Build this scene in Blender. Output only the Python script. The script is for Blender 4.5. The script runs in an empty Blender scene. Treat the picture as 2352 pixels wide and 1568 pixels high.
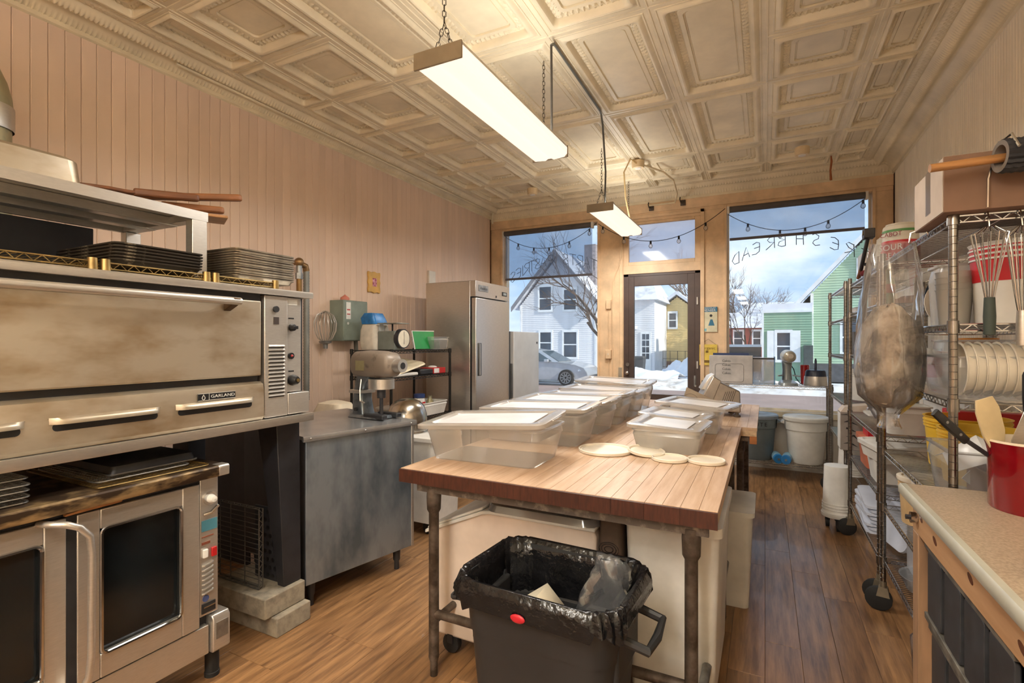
import bpy, math, random
from mathutils import Vector, Matrix, Euler
random.seed(7)
S = bpy.context.scene
COL = S.collection
PI = math.pi
R_ = math.radians

# ------------------------------------------------------------------ camera
cam_d = bpy.data.cameras.new('camera')
cam = bpy.data.objects.new('camera', cam_d)
COL.objects.link(cam)
cam.location = (0, 0, 1.45)
cam.rotation_euler = (PI / 2, 0, 0.4645)
cam_d.sensor_fit = 'HORIZONTAL'
cam_d.sensor_width = 36.0
cam_d.lens = 36.0 * 1160.0 / 2352.0
cam_d.shift_y = 0.0004
cam_d.clip_start = 0.03
cam_d.clip_end = 400
S.camera = cam

# ------------------------------------------------------------------ view
S.view_settings.view_transform = 'Standard'
S.view_settings.look = 'None'
S.view_settings.gamma = 1.0
S.view_settings.use_curve_mapping = False
S.view_settings.exposure = 0.58

# ------------------------------------------------------------------ colour helpers
def lin(c):
    c = c / 255.0
    return c / 12.92 if c <= 0.04045 else ((c + 0.055) / 1.055) ** 2.4
def rgb(c):
    return (lin(c[0]), lin(c[1]), lin(c[2]), 1.0)

# ------------------------------------------------------------------ world: winter sky with broken cloud
W = bpy.data.worlds.new('winter_sky'); S.world = W; W.use_nodes = True
nt = W.node_tree; nt.nodes.clear()
wo = nt.nodes.new('ShaderNodeOutputWorld'); wb = nt.nodes.new('ShaderNodeBackground')
tc = nt.nodes.new('ShaderNodeTexCoord'); mp = nt.nodes.new('ShaderNodeMapping')
mp.inputs['Scale'].default_value = (1.6, 1.6, 4.0)
no = nt.nodes.new('ShaderNodeTexNoise'); no.inputs['Scale'].default_value = 2.2
no.inputs['Detail'].default_value = 7; no.inputs['Roughness'].default_value = 0.58
rp = nt.nodes.new('ShaderNodeValToRGB')
rp.color_ramp.elements[0].position = 0.46; rp.color_ramp.elements[0].color = rgb((150, 177, 208))
rp.color_ramp.elements[1].position = 0.72; rp.color_ramp.elements[1].color = rgb((218, 224, 234))
nt.links.new(tc.outputs['Generated'], mp.inputs['Vector']); nt.links.new(mp.outputs[0], no.inputs['Vector'])
nt.links.new(no.outputs['Fac'], rp.inputs['Fac']); nt.links.new(rp.outputs[0], wb.inputs['Color'])
wb.inputs['Strength'].default_value = 1.25
nt.links.new(wb.outputs[0], wo.inputs['Surface'])

# ------------------------------------------------------------------ sun, low from the right along the street
sd = bpy.data.lights.new('sun', 'SUN'); sd.energy = 3.8; sd.angle = R_(0.6); sd.color = (1.0, 0.93, 0.82)
sun = bpy.data.objects.new('sun', sd); COL.objects.link(sun)
sun.rotation_euler = Vector((-0.84, 0.20, -0.50)).to_track_quat('-Z', 'Y').to_euler()
LAMP_COL = (1.0, 0.96, 0.90)

# ------------------------------------------------------------------ materials
MATS = {}
def M(name, col, rough=0.5, metal=0.0, var=0.06, scale=6.0, bump=0.0, stretch=(1, 1, 1), col2=None,
      c2pos=(0.45, 0.6), rnd=0.0, spec=0.5, detail=4, bscale=None, coat=0.0):
    if name in MATS: return MATS[name]
    m = bpy.data.materials.new(name); m.use_nodes = True; MATS[name] = m
    t = m.node_tree; b = t.nodes['Principled BSDF']
    b.inputs['Roughness'].default_value = rough; b.inputs['Metallic'].default_value = metal
    b.inputs['Specular IOR Level'].default_value = spec
    if coat: b.inputs['Coat Weight'].default_value = coat
    tc = t.nodes.new('ShaderNodeTexCoord'); mp = t.nodes.new('ShaderNodeMapping')
    mp.inputs['Scale'].default_value = stretch
    nz = t.nodes.new('ShaderNodeTexNoise'); nz.inputs['Scale'].default_value = scale
    nz.inputs['Detail'].default_value = detail; nz.inputs['Roughness'].default_value = 0.6
    t.links.new(tc.outputs['Object'], mp.inputs['Vector'])
    src = mp.outputs[0]
    if rnd:
        oi = t.nodes.new('ShaderNodeObjectInfo'); va = t.nodes.new('ShaderNodeVectorMath'); va.operation = 'MULTIPLY_ADD'
        cx = t.nodes.new('ShaderNodeCombineXYZ')
        for i in range(3): t.links.new(oi.outputs['Random'], cx.inputs[i])
        t.links.new(cx.outputs[0], va.inputs[0]); va.inputs[1].default_value = (37, 53, 71)
        t.links.new(src, va.inputs[2]); src = va.outputs[0]
    t.links.new(src, nz.inputs['Vector'])
    rp = t.nodes.new('ShaderNodeValToRGB')
    if col2 is None:
        k = 1 - var * 2; col2 = tuple(min(255, c * (1 + var)) for c in col); c1 = tuple(c * k for c in col)
        rp.color_ramp.elements[0].position = 0.3; rp.color_ramp.elements[1].position = 0.7
    else:
        c1 = col; rp.color_ramp.elements[0].position = c2pos[0]; rp.color_ramp.elements[1].position = c2pos[1]
    rp.color_ramp.elements[0].color = rgb(c1); rp.color_ramp.elements[1].color = rgb(col2)
    t.links.new(nz.outputs['Fac'], rp.inputs['Fac'])
    out = rp.outputs[0]
    if rnd:
        hs = t.nodes.new('ShaderNodeHueSaturation'); mr = t.nodes.new('ShaderNodeMapRange')
        mr.inputs['To Min'].default_value = 1 - rnd; mr.inputs['To Max'].default_value = 1 + rnd
        t.links.new(oi.outputs['Random'], mr.inputs['Value']); t.links.new(mr.outputs[0], hs.inputs['Value'])
        t.links.new(out, hs.inputs['Color']); out = hs.outputs[0]
    t.links.new(out, b.inputs['Base Color'])
    if bump:
        bp = t.nodes.new('ShaderNodeBump'); bp.inputs['Strength'].default_value = bump; bp.inputs['Distance'].default_value = 0.01
        if bscale:
            n2 = t.nodes.new('ShaderNodeTexNoise'); n2.inputs['Scale'].default_value = bscale; n2.inputs['Detail'].default_value = 3
            t.links.new(src, n2.inputs['Vector']); t.links.new(n2.outputs['Fac'], bp.inputs['Height'])
        else: t.links.new(nz.outputs['Fac'], bp.inputs['Height'])
        t.links.new(bp.outputs[0], b.inputs['Normal'])
    return m
def emit(name, col, st):
    if name in MATS: return MATS[name]
    m = bpy.data.materials.new(name); m.use_nodes = True; MATS[name] = m
    b = m.node_tree.nodes['Principled BSDF']; b.inputs['Base Color'].default_value = rgb(col)
    b.inputs['Emission Color'].default_value = rgb(col); b.inputs['Emission Strength'].default_value = st
    return m
def clear(name, tint, alpha, rough=0.1, white=(235, 235, 235), gl=0.08, transl=0.0):
    """thin clear sheet: mix of see-through, milky body and a glossy skin"""
    if name in MATS: return MATS[name]
    m = bpy.data.materials.new(name); m.use_nodes = True; MATS[name] = m
    t = m.node_tree; t.nodes.clear(); o = t.nodes.new('ShaderNodeOutputMaterial')
    tr = t.nodes.new('ShaderNodeBsdfTransparent'); tr.inputs[0].default_value = rgb(tint)
    df = t.nodes.new('ShaderNodeBsdfDiffuse'); df.inputs[0].default_value = rgb(white)
    tl = t.nodes.new('ShaderNodeBsdfTranslucent'); tl.inputs[0].default_value = rgb(white)
    md = t.nodes.new('ShaderNodeMixShader'); md.inputs[0].default_value = transl
    t.links.new(df.outputs[0], md.inputs[1]); t.links.new(tl.outputs[0], md.inputs[2])
    mx = t.nodes.new('ShaderNodeMixShader')
    nz = t.nodes.new('ShaderNodeTexNoise'); nz.inputs['Scale'].default_value = 9; nz.inputs['Detail'].default_value = 3
    mr = t.nodes.new('ShaderNodeMapRange'); mr.inputs['To Min'].default_value = max(0, alpha - 0.05); mr.inputs['To Max'].default_value = alpha + 0.05
    tc = t.nodes.new('ShaderNodeTexCoord'); t.links.new(tc.outputs['Object'], nz.inputs['Vector'])
    t.links.new(nz.outputs['Fac'], mr.inputs['Value']); t.links.new(mr.outputs[0], mx.inputs[0])
    t.links.new(tr.outputs[0], mx.inputs[1]); t.links.new(md.outputs[0], mx.inputs[2])
    g = t.nodes.new('ShaderNodeBsdfGlossy'); g.inputs['Roughness'].default_value = rough; g.inputs['Color'].default_value = (1, 1, 1, 1)
    fr = t.nodes.new('ShaderNodeFresnel'); fr.inputs['IOR'].default_value = 1.3
    ma = t.nodes.new('ShaderNodeMath'); ma.operation = 'ADD'; ma.inputs[1].default_value = gl; ma.use_clamp = True
    t.links.new(fr.outputs[0], ma.inputs[0])
    m2 = t.nodes.new('ShaderNodeMixShader'); t.links.new(ma.outputs[0], m2.inputs[0])
    t.links.new(mx.outputs[0], m2.inputs[1]); t.links.new(g.outputs[0], m2.inputs[2]); t.links.new(m2.outputs[0], o.inputs[0])
    return m

# ------------------------------------------------------------------ mesh builder
def vec(p): return Vector(p)
class MB:
    def __init__(s): s.v = []; s.f = []; s.x = Matrix.Identity(4)
    def at(s, loc=(0, 0, 0), rot=(0, 0, 0), sc=(1, 1, 1)):
        s.x = Matrix.Translation(loc) @ Euler(rot).to_matrix().to_4x4() @ Matrix.Diagonal((*sc, 1)); return s
    def add(s, vs, fs):
        o = len(s.v); s.v += [tuple(s.x @ Vector(p)) for p in vs]; s.f += [tuple(i + o for i in f) for f in fs]; return s
    def box(s, x0, x1, y0, y1, z0, z1):
        return s.add([(x0, y0, z0), (x1, y0, z0), (x1, y1, z0), (x0, y1, z0), (x0, y0, z1), (x1, y0, z1), (x1, y1, z1), (x0, y1, z1)],
              [(3, 2, 1, 0), (4, 5, 6, 7), (0, 1, 5, 4), (1, 2, 6, 5), (2, 3, 7, 6), (3, 0, 4, 7)])
    def loft(s, rings, c0=True, c1=True):
        n = len(rings[0]); vs = [p for r in rings for p in r]; fs = []
        for k in range(len(rings) - 1):
            for i in range(n):
                j = (i + 1) % n; fs.append((k * n + i, k * n + j, k * n + n + j, k * n + n + i))
        if c0: fs.append(tuple(range(n - 1, -1, -1)))
        if c1: fs.append(tuple(range((len(rings) - 1) * n, len(rings) * n)))
        return s.add(vs, fs)
    def sheet(s, rows):
        n = len(rows[0]); vs = [p for r in rows for p in r]
        return s.add(vs, [(k * n + i, k * n + i + 1, k * n + n + i + 1, k * n + n + i) for k in range(len(rows) - 1) for i in range(n - 1)])
    def cyl(s, p0, p1, r0, r1=None, n=16, cap=True):
        r1 = r0 if r1 is None else r1; p0 = vec(p0); p1 = vec(p1); d = (p1 - p0).normalized()
        a = d.orthogonal().normalized(); b = d.cross(a)
        ring = lambda p, r: [tuple(p + (a * math.cos(2 * PI * i / n) + b * math.sin(2 * PI * i / n)) * r) for i in range(n)]
        return s.loft([ring(p0, r0), ring(p1, r1)], cap, cap)
    def tube(s, pts, r, n=6, closed=False):
        pts = [vec(p) for p in pts]; m = len(pts); rings = []; a = None
        rr = r if isinstance(r, (list, tuple)) else [r] * m
        for i in range(m):
            if closed: d = pts[(i + 1) % m] - pts[i - 1]
            else: d = pts[min(i + 1, m - 1)] - pts[max(i - 1, 0)]
            d.normalize()
            if a is None: a = d.orthogonal().normalized()
            else:
                a = a - d * a.dot(d)
                a = a.normalized() if a.length > 1e-6 else d.orthogonal().normalized()
            b = d.cross(a)
            rings.append([tuple(pts[i] + (a * math.cos(2 * PI * k / n) + b * math.sin(2 * PI * k / n)) * rr[i]) for k in range(n)])
        if closed: rings.append(rings[0])
        return s.loft(rings, not closed, not closed)
    def lathe(s, prof, n=24, c=(0, 0, 0), axis='z', cap=False):
        rings = []
        for r, z in prof:
            rg = []
            for i in range(n):
                t = 2 * PI * i / n; a, b = r * math.cos(t), r * math.sin(t)
                p = {'z': (a, b, z), 'x': (z, a, b), 'y': (b, z, a)}[axis]
                rg.append((c[0] + p[0], c[1] + p[1], c[2] + p[2]))
            rings.append(rg)
        return s.loft(rings, cap, cap)
    def prism(s, poly, axis, a, b):
        mk = {'x': lambda u, v, w: (w, u, v), 'y': lambda u, v, w: (u, w, v), 'z': lambda u, v, w: (u, v, w)}[axis]
        return s.loft([[mk(u, v, a) for u, v in poly], [mk(u, v, b) for u, v in poly]])
    def ball(s, c, r, sc=(1, 1, 1), n=12, m=8):
        prof = [(max(1e-4, math.sin(PI * k / m)), -math.cos(PI * k / m)) for k in range(m + 1)]
        rings = [[(c[0] + r * sc[0] * q * math.cos(2 * PI * i / n), c[1] + r * sc[1] * q * math.sin(2 * PI * i / n), c[2] + r * sc[2] * z) for i in range(n)] for q, z in prof]
        return s.loft(rings)
    def rbox(s, x0, x1, y0, y1, z0, z1, r=0.02, n=4):
        return s.loft([rrect(x0, x1, y0, y1, z0, r, n), rrect(x0, x1, y0, y1, z1, r, n)])
    def mesh(s, name, smooth=38):
        me = bpy.data.meshes.new(name); me.from_pydata(s.v, [], s.f); me.validate()
        import bmesh
        b = bmesh.new(); b.from_mesh(me); bmesh.ops.recalc_face_normals(b, faces=b.faces); b.to_mesh(me); b.free()
        if smooth:
            for p in me.polygons: p.use_smooth = True
            me.set_sharp_from_angle(angle=R_(smooth))
        return me
    def part(s, name, mat, parent=None, bevel=0, loc=None, rot=None, smooth=38, segs=2):
        o = bpy.data.objects.new(name, s.mesh(name, smooth)); COL.objects.link(o); o.data.materials.append(mat)
        if parent is not None: o.parent = parent
        if loc: o.location = loc
        if rot: o.rotation_euler = rot
        if bevel:
            b = o.modifiers.new('bevel', 'BEVEL'); b.width = bevel; b.segments = segs; b.limit_method = 'ANGLE'; b.angle_limit = R_(40)
        return o
    def one(s, name, mat, label, cat, group=None, **k):
        return tag(s.part(name, mat, **k), label, cat, group)
def rrect(x0, x1, y0, y1, z, r, n=4):
    out = []
    for cx, cy, a in ((x1 - r, y1 - r, 0), (x0 + r, y1 - r, 90), (x0 + r, y0 + r, 180), (x1 - r, y0 + r, 270)):
        for i in range(n + 1):
            t = R_(a + 90 * i / n); out.append((cx + r * math.cos(t), cy + r * math.sin(t), z))
    return out
def tag(o, label, cat, group=None):
    o['label'] = label; o['category'] = cat
    if group: o['group'] = group
    return o
def T(name, label, cat, loc=(0, 0, 0), rot=0, group=None):
    o = bpy.data.objects.new(name, None); COL.objects.link(o); o.location = loc; o.empty_display_size = 0.05
    o.rotation_euler = rot if isinstance(rot, tuple) else (0, 0, rot)
    return tag(o, label, cat, group)
def struct(o, label=None):
    o['kind'] = 'structure'
    if label: o['label'] = label
    return o
def inst(name, me, parent, loc=(0, 0, 0), rot=(0, 0, 0), sc=None, mat=None):
    o = bpy.data.objects.new(name, me); COL.objects.link(o); o.parent = parent; o.location = loc; o.rotation_euler = rot
    if sc: o.scale = sc
    if mat and not me.materials: me.materials.append(mat)
    return o
def dup(root, loc, rot=None, label=None, group=None):
    r = root.copy(); COL.objects.link(r); r.location = loc
    if rot is not None: r.rotation_euler = rot if isinstance(rot, tuple) else (0, 0, rot)
    if label: r['label'] = label
    if group: r['group'] = group
    for ch in list(root.children):
        c = ch.copy(); COL.objects.link(c); c.parent = r
        for g in list(ch.children):
            d = g.copy(); COL.objects.link(d); d.parent = c
    return r
ORD = ['topmost', 'second', 'third', 'fourth', 'fifth', 'sixth', 'seventh', 'eighth', 'ninth', 'tenth', 'eleventh', 'twelfth']
def nth(i, n, what='the top'): return ORD[0] if i == n - 1 else ('lowest' if i == 0 else ORD[n - 1 - i] + ' from ' + what)
def text(body, size, mat, parent, loc, rot, name='lettering', ext=0.0004, align='CENTER', sx=1.0):
    cu = bpy.data.curves.new(name, 'FONT'); cu.body = body; cu.size = size; cu.extrude = ext; cu.align_x = align; cu.align_y = 'CENTER'
    cu.resolution_u = 3
    tmp = bpy.data.objects.new('tmp_text', cu); COL.objects.link(tmp)
    bpy.context.view_layer.update()
    me = bpy.data.meshes.new_from_object(tmp.evaluated_get(bpy.context.evaluated_depsgraph_get()))
    bpy.data.objects.remove(tmp); bpy.data.curves.remove(cu)
    me.name = name; o = bpy.data.objects.new(name, me); COL.objects.link(o); me.materials.clear(); me.materials.append(mat)
    o.parent = parent; o.location = loc; o.rotation_euler = rot; o.scale = (sx, 1, 1)
    return o
RX = (PI / 2, 0, 0)              # text readable from -Y
RXP = (PI / 2, 0, PI / 2)        # text readable from +X
RXM = (PI / 2, 0, -PI / 2)       # text readable from -X

# palette
steel = M('brushed_steel', (206, 202, 195), 0.36, 0.85, 0.02, 30, 0.01, (1, 1, 8))
steel_warm = M('stained_oven_steel', (196, 186, 168), 0.38, 0.82, 0.0, 3.4, 0.01, (1, 1, 2.2), col2=(156, 132, 98), c2pos=(0.44, 0.78))
steel_blue = M('worn_galvanized', (160, 170, 180), 0.42, 0.75, 0.0, 5, 0.03, (1, 1, 0.5), col2=(106, 118, 130), c2pos=(0.4, 0.68))
chrome = M('chrome', (205, 205, 205), 0.16, 1.0, 0.04, 20)
pole_chrome = M('dull_chrome', (150, 146, 140), 0.26, 1.0, 0.08, 12)
brass = M('tarnished_wire', (170, 145, 96), 0.4, 1.0, 0.15, 10)
dark = M('black_enamel', (34, 34, 36), 0.45, 0.0, 0.2, 8)
darkmetal = M('dark_sheet_metal', (62, 62, 66), 0.5, 0.4, 0.12, 4)
rusty = M('rusty_pipe', (70, 58, 48), 0.6, 0.5, 0.0, 14, 0.1, col2=(112, 100, 90), c2pos=(0.42, 0.68))
galv = M('galvanized_pipe', (150, 152, 152), 0.4, 0.9, 0.12, 14)
white_pl = M('white_plastic', (222, 220, 214), 0.45, 0, 0.04, 5)
offwhite = M('off_white_plastic', (214, 206, 190), 0.5, 0, 0.05, 5)
cream_lid = M('cream_lid', (224, 214, 196), 0.45, 0, 0.04, 6)
black_rub = M('black_rubber', (26, 26, 26), 0.7, 0, 0.2, 8)

# ================================================================== ROOM SHELL
XL, XR, YF, YB, ZC = -3.6, 1.2, 6.5, -6.2, 3.345
wood_floor = M('vinyl_plank', (108, 77, 50), 0.34, 0, 0, 3.2, 0.05, (12, 1.0, 1), col2=(164, 123, 82), c2pos=(0.34, 0.66), rnd=0.12, detail=9, coat=0.15)
sub = M('floor_joint', (96, 66, 42), 0.7, 0, 0.1)
paint_l = M('pink_cream_paint', (230, 204, 184), 0.5, 0, 0.025, 1.6, 0.05, (1, 1, 0.4), bscale=30, rnd=0.012)
paint_r = M('cream_board_paint', (248, 238, 220), 0.5, 0, 0.02, 2, 0.05, bscale=30, rnd=0.012)
paint_trim = M('tan_trim_paint', (226, 194, 156), 0.5, 0, 0.06, 4, 0.06, bscale=18)
white_trim = M('white_trim_paint', (226, 220, 210), 0.5, 0, 0.03, 4)
tin = M('painted_tin', (232, 218, 188), 0.42, 0, 0.04, 3, 0.06, bscale=60, rnd=0.02)
groove = M('board_joint', (150, 112, 84), 0.8, 0, 0.1)

fl = struct(MB().box(XL - .2, XR + .2, YB - .2, YF + .2, -.12, -.006).part('floor', sub))
pw, pl = 0.15, 1.22
pm = {}
def plank_mesh(l):
    l = round(l, 3)
    if l not in pm:
        e = .0005; me = MB().loft([[(e, e, -.006), (pw - e, e, -.006), (pw - e, l - e, -.006), (e, l - e, -.006)], [(e, e, -.001), (pw - e, e, -.001), (pw - e, l - e, -.001), (e, l - e, -.001)],
            [(e + .001, e + .001, 0), (pw - e - .001, e + .001, 0), (pw - e - .001, l - e - .001, 0), (e + .001, l - e - .001, 0)]], False).mesh('plank', 0)
        me.materials.append(wood_floor); pm[l] = me
    return pm[l]
x = XL; lane = 0
while x < XR - .02:
    y = 0.3 - random.choice((0, .3, .6, .9)) * 1.0; lane += 1
    while y < YF:
        y0 = max(y, 0.3); y1 = min(y + pl, YF)
        if y1 - y0 > .05 and x + pw <= XR + .15: inst('plank', plank_mesh(y1 - y0), fl, (x, y0, 0))
        y += pl
    x += pw

def boards(parent, x, y0, y1, z0, z1, pitch, mat, sgn, bead=False):
    w = pitch - .0016; d = .012 * sgn; c = .004
    prof = [(0, 0), (0, d - c * sgn * .9), (c, d), (w - c, d), (w, d - c * sgn * .9), (w, 0)]
    if bead: prof = [(0, 0), (0, d - c * sgn), (c, d), (w / 2 - .006, d), (w / 2 - .003, d - .004 * sgn), (w / 2, d - .001 * sgn), (w / 2 + .003, d - .004 * sgn), (w / 2 + .006, d), (w - c, d), (w, d - c * sgn), (w, 0)]
    me = MB().loft([[(b, a, z0) for a, b in prof], [(b, a, z1) for a, b in prof]]).mesh('wall_board', 0); me.materials.append(mat)
    y = y0
    while y + pitch <= y1 + .01:
        inst('wall_board', me, parent, (x, y, 0)); y += pitch
wl = struct(MB().box(XL - .2, XL - .012, YB, YF + .2, 0, 3.5).part('wall_left', groove))
boards(wl, XL - .012, .83, YF, 0.14, 3.3, .0772, paint_l, 1)
MB().box(XL - .012, XL, YB, .83, 0, 3.3).part('wall_panel', paint_l, wl)
wr = struct(MB().box(XR + .012, XR + .2, YB, YF + .2, 0, 3.5).part('wall_right', groove))
boards(wr, XR + .012, 1.52, YF, 0.14, 3.3, .0735, paint_r, -1, True)
MB().box(XR, XR + .012, YB, 1.52, 0, 3.3).part('wall_panel', paint_r, wr)
struct(MB().box(XL - .2, XR + .2, YB - .2, YB, 0, 3.5).part('wall_back', M('back_wall_paint', (222, 192, 160), .6)))
struct(MB().box(XL, XL + .018, .83, YF, 0, .14).part('baseboard_left', paint_l, bevel=.004))
struct(MB().box(XR - .018, XR, 1.52, YF, 0, .14).part('baseboard_right', paint_r, bevel=.004))
struct(MB().box(XL, XL + .03, 4.93, 5.06, 0.14, 2.3).part('trim_1', white_trim, bevel=.004))

# ---- pressed tin ceiling: one stamped panel per object
ce = struct(MB().box(XL - .2, XR + .2, YB - .2, YF + .2, ZC + .08, 3.6).part('ceiling', tin))
def tin_mesh(w, l, small=False):
    """coffer stamped upwards: seam, roll rim, egg ornament band, stepped field"""
    k = .62 if small else 1.0
    st = [(0, -.004), (.006, -.004), (.009, 0), (.030, 0), (.033, -.004), (.040, -.004), (.043, 0), (.052, -.006), (.060, -.013), (.070, -.016), (.080, -.013), (.087, -.004), (.092, .010), (.098, .026),
          (.104, .028, 1), (.112, .028, 1), (.121, .028, 1), (.130, .028, 1), (.137, .028), (.142, .022), (.166, .022), (.169, .034), (.176, .034), (.179, .030)]
    m = MB(); rings = []
    nx = max(10, int(w / .011)); ny = max(10, int(l / .011))
    for sp in st:
        d = sp[0] * k; x0, x1, y0, y1 = d, w - d, d, l - d
        rc = min(.03, d * .35) if sp[0] > .045 else 0
        ring = []
        def P(px, py, t):
            z = sp[1]
            if len(sp) > 2:
                q = (sp[0] - .117) / .02
                z += -.011 * max(0, math.cos(t * 2 * PI / (.034)) * (1 - q * q * .6)) + .003 * math.cos(t * 4 * PI / .034 + q * 3)
            # soften corners
            if rc:
                for cx, cy in ((x0, y0), (x1, y0), (x1, y1), (x0, y1)):
                    ox = cx + rc * (1 if cx == x0 else -1); oy = cy + rc * (1 if cy == y0 else -1)
                    if (px - ox) * (cx - ox) > 0 and (py - oy) * (cy - oy) > 0:
                        v = Vector((px - ox, py - oy)); mxx = max(abs(v.x), abs(v.y))
                        if v.length > 1e-9: v = v / v.length * mxx
                        px, py = ox + v.x, oy + v.y
            ring.append((px, py, ZC + z))
        for i in range(nx): P(x0 + (x1 - x0) * i / nx, y0, x0 + (x1 - x0) * i / nx)
        for i in range(ny): P(x1, y0 + (y1 - y0) * i / ny, y0 + (y1 - y0) * i / ny)
        for i in range(nx): P(x1 - (x1 - x0) * i / nx, y1, x1 - (x1 - x0) * i / nx)
        for i in range(ny): P(x0, y1 - (y1 - y0) * i / ny, y1 - (y1 - y0) * i / ny)
        rings.append(ring)
    m.loft(rings, False, True)
    me = m.mesh('ceiling_panel', 32); me.materials.append(tin); return me
tw = .61; CX = [0.011 + (k - 5) * tw for k in range(7)]; ry = lambda r: 3.518 + r * tw
sq, lg, hl = tin_mesh(tw, tw), tin_mesh(tw, 2 * tw), tin_mesh(.30, tw, True)
fr, hf = tin_mesh(tw, .335, True), tin_mesh(.30, .335, True)
for c in range(6):
    if c in (0, 5):
        for r in range(-5, 4): inst('ceiling_panel', sq, ce, (CX[c], ry(r), 0))
    else:
        for r in (-5, -3, -1, 1): inst('ceiling_panel', lg, ce, (CX[c], ry(r), 0))
        inst('ceiling_panel', sq, ce, (CX[c], ry(3), 0))
    inst('ceiling_panel', fr, ce, (CX[c], ry(4), 0))
for r in range(-5, 4):
    inst('ceiling_panel', hl, ce, (CX[0] - .30, ry(r), 0)); inst('ceiling_panel', hl, ce, (CX[6], ry(r), 0))
inst('ceiling_panel', hf, ce, (CX[0] - .30, ry(4), 0)); inst('ceiling_panel', hf, ce, (CX[6], ry(4), 0))
# ---- cornice with rope and egg beads
def cornice(name, L, wid, drop, pitch=.024, flute=False):
    prof = []
    N = 22
    for i in range(N + 1):
        t = i / N; a = wid * (1 - t); z = 0
        if t < .30: z = -.006 * (1 if .05 < t < .26 else 0)
        elif t < .62: u = (t - .30) / .32; z = -.006 - .022 * math.sin(u * PI) - drop * .25 * u
        else: u = (t - .62) / .38; z = -.006 - drop * .25 - drop * .75 * u ** 1.3
        prof.append((a, z, t))
    prof.append((0, -drop - .03, 1)); prof.append((0.012, -drop - .03, 1)); prof.append((0.016, -drop, 1))
    prof = prof[:N] + [(0.014, -drop + .006, .98), (0.016, -drop - .022, 1), (0.0, -drop - .03, 1)]
    rows = []; n = int(L / (pitch / 6))
    for k in range(n + 1):
        y = L * k / n; row = []
        for a, z, t in prof:
            b = 0
            if .36 < t < .58: b = -.013 * abs(math.sin(y / pitch * PI + (t - .36) * 3)) * math.sin((t - .36) / .22 * PI)
            if .82 < t < .97: b = -.010 * max(0, math.sin(y / pitch * 2 * PI)) * math.sin((t - .82) / .15 * PI)
            if .06 < t < .25: b = -.003 * math.sin(y / .04 * 2 * PI) * math.sin(t * 60)
            row.append((a, y, ZC + z + b))
        rows.append(row)
    return MB().sheet(rows)
cornice('c', YF - .4, .26, .075).part('trim_2', tin, loc=(XL, .4, 0)); struct(bpy.data.objects['trim_2'])
o = cornice('c', YF - .4, .28, .11).part('trim_3', tin, loc=(XR, YF, 0), rot=(0, 0, PI)); struct(o)
o = cornice('c', XR - XL, .20, .12, .03).part('trim_4', tin, loc=(XL, YF, 0), rot=(0, 0, -PI / 2)); struct(o)
struct(MB().cyl((XL + .10, 2.0, ZC - .045), (XL + .10, 6.36, ZC - .045), .012, n=8).cyl((XL + .10, 6.36, ZC - .045), (XL + .10, 6.36, ZC - .2), .012, n=8).part('trim_5', tin))

# ---- front wall: timber shopfront
wf = struct(MB().box(XL, XR, YF, YF + .2, 3.04, 3.6).part('wall_front', paint_trim, bevel=.003))
def fpart(n, x0, x1, z0, z1, mat=paint_trim, y0=YF, y1=YF + .2, bevel=.003): return MB().box(x0, x1, y0, y1, z0, z1).part(n, mat, wf, bevel)
fpart('header_board', XL, XR, 3.085, 3.225, y0=YF - .012, y1=YF)
fpart('jamb', XL, -3.40, 0, 3.04); fpart('jamb', 1.015, XR, 0, 3.04)
fpart('mullion', -1.985, -1.64, 0, 3.04); fpart('mullion', -.70, -.405, 0, 3.04)
fpart('transom_rail', -1.64, -.70, 2.32, 2.43, y0=YF - .01); fpart('transom_head', -1.64, -.70, 2.985, 3.04)
lowp = M('bulkhead_paint', (214, 210, 200), .55, 0, .03, 3)
fpart('bulkhead', -.405, 1.015, 0, .60, lowp); fpart('bulkhead', -3.40, -1.985, 0, .60, lowp)
fpart('sill', -.42, 1.03, .60, .665, M('sill_paint', (226, 214, 186), .5), y0=YF - .05, y1=YF + .15, bevel=.006)
fpart('sill', -3.415, -1.97, .60, .665, MATS['sill_paint'], y0=YF - .05, y1=YF + .15, bevel=.006)
for i in range(19): fpart('bead_strip', -.39 + i * .074, -.384 + i * .074, .02, .59, lowp, y0=YF - .004, y1=YF + .002, bevel=0)
for xx, w in ((-3.43, .03), (-1.985, .03), (-.435, .03), (1.015, .03)): fpart('casing', xx, xx + w, .665, 3.07, y0=YF - .022, y1=YF, bevel=.004)
for x0, x1 in ((-3.40, -1.985), (-.405, 1.015)): fpart('casing', x0, x1, 3.04, 3.07, y0=YF - .022, y1=YF, bevel=.004)
fpart('casing', -1.69, -1.645, 0, 3.06, y0=YF - .02, y1=YF); fpart('casing', -.70, -.655, 0, 3.06, y0=YF - .02, y1=YF)
fpart('casing', -1.69, -.655, 3.02, 3.06, y0=YF - .02, y1=YF)
glass = clear('window_glass', (250, 252, 252), .015, .02, gl=.0)
hazed = clear('hazed_glass', (246, 247, 250), .42, .1, white=(226, 224, 230), gl=.0, transl=.8)
ink = M('window_ink', (40, 46, 40), .6)
def window(n, x0, x1, z0, z1, g, y=YF + .09):
    w = struct(MB().box(x0, x1, y, y + .006, z0, z1).part(n, g)); f = MB()
    for a in ((x0, x0 + .022, z0, z1), (x1 - .022, x1, z0, z1), (x0 + .022, x1 - .022, z0, z0 + .022), (x0 + .022, x1 - .022, z1 - .022, z1)):
        f.box(a[0], a[1], y - .02, y - .002, a[2], a[3])
    f.part('window_frame', M('cream_sash', (234, 226, 208), .5), w); return w
w1 = window('window_1', -3.40, -1.985, .665, 3.04, glass); w2 = window('window_2', -.405, 1.015, .665, 3.04, glass)
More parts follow.
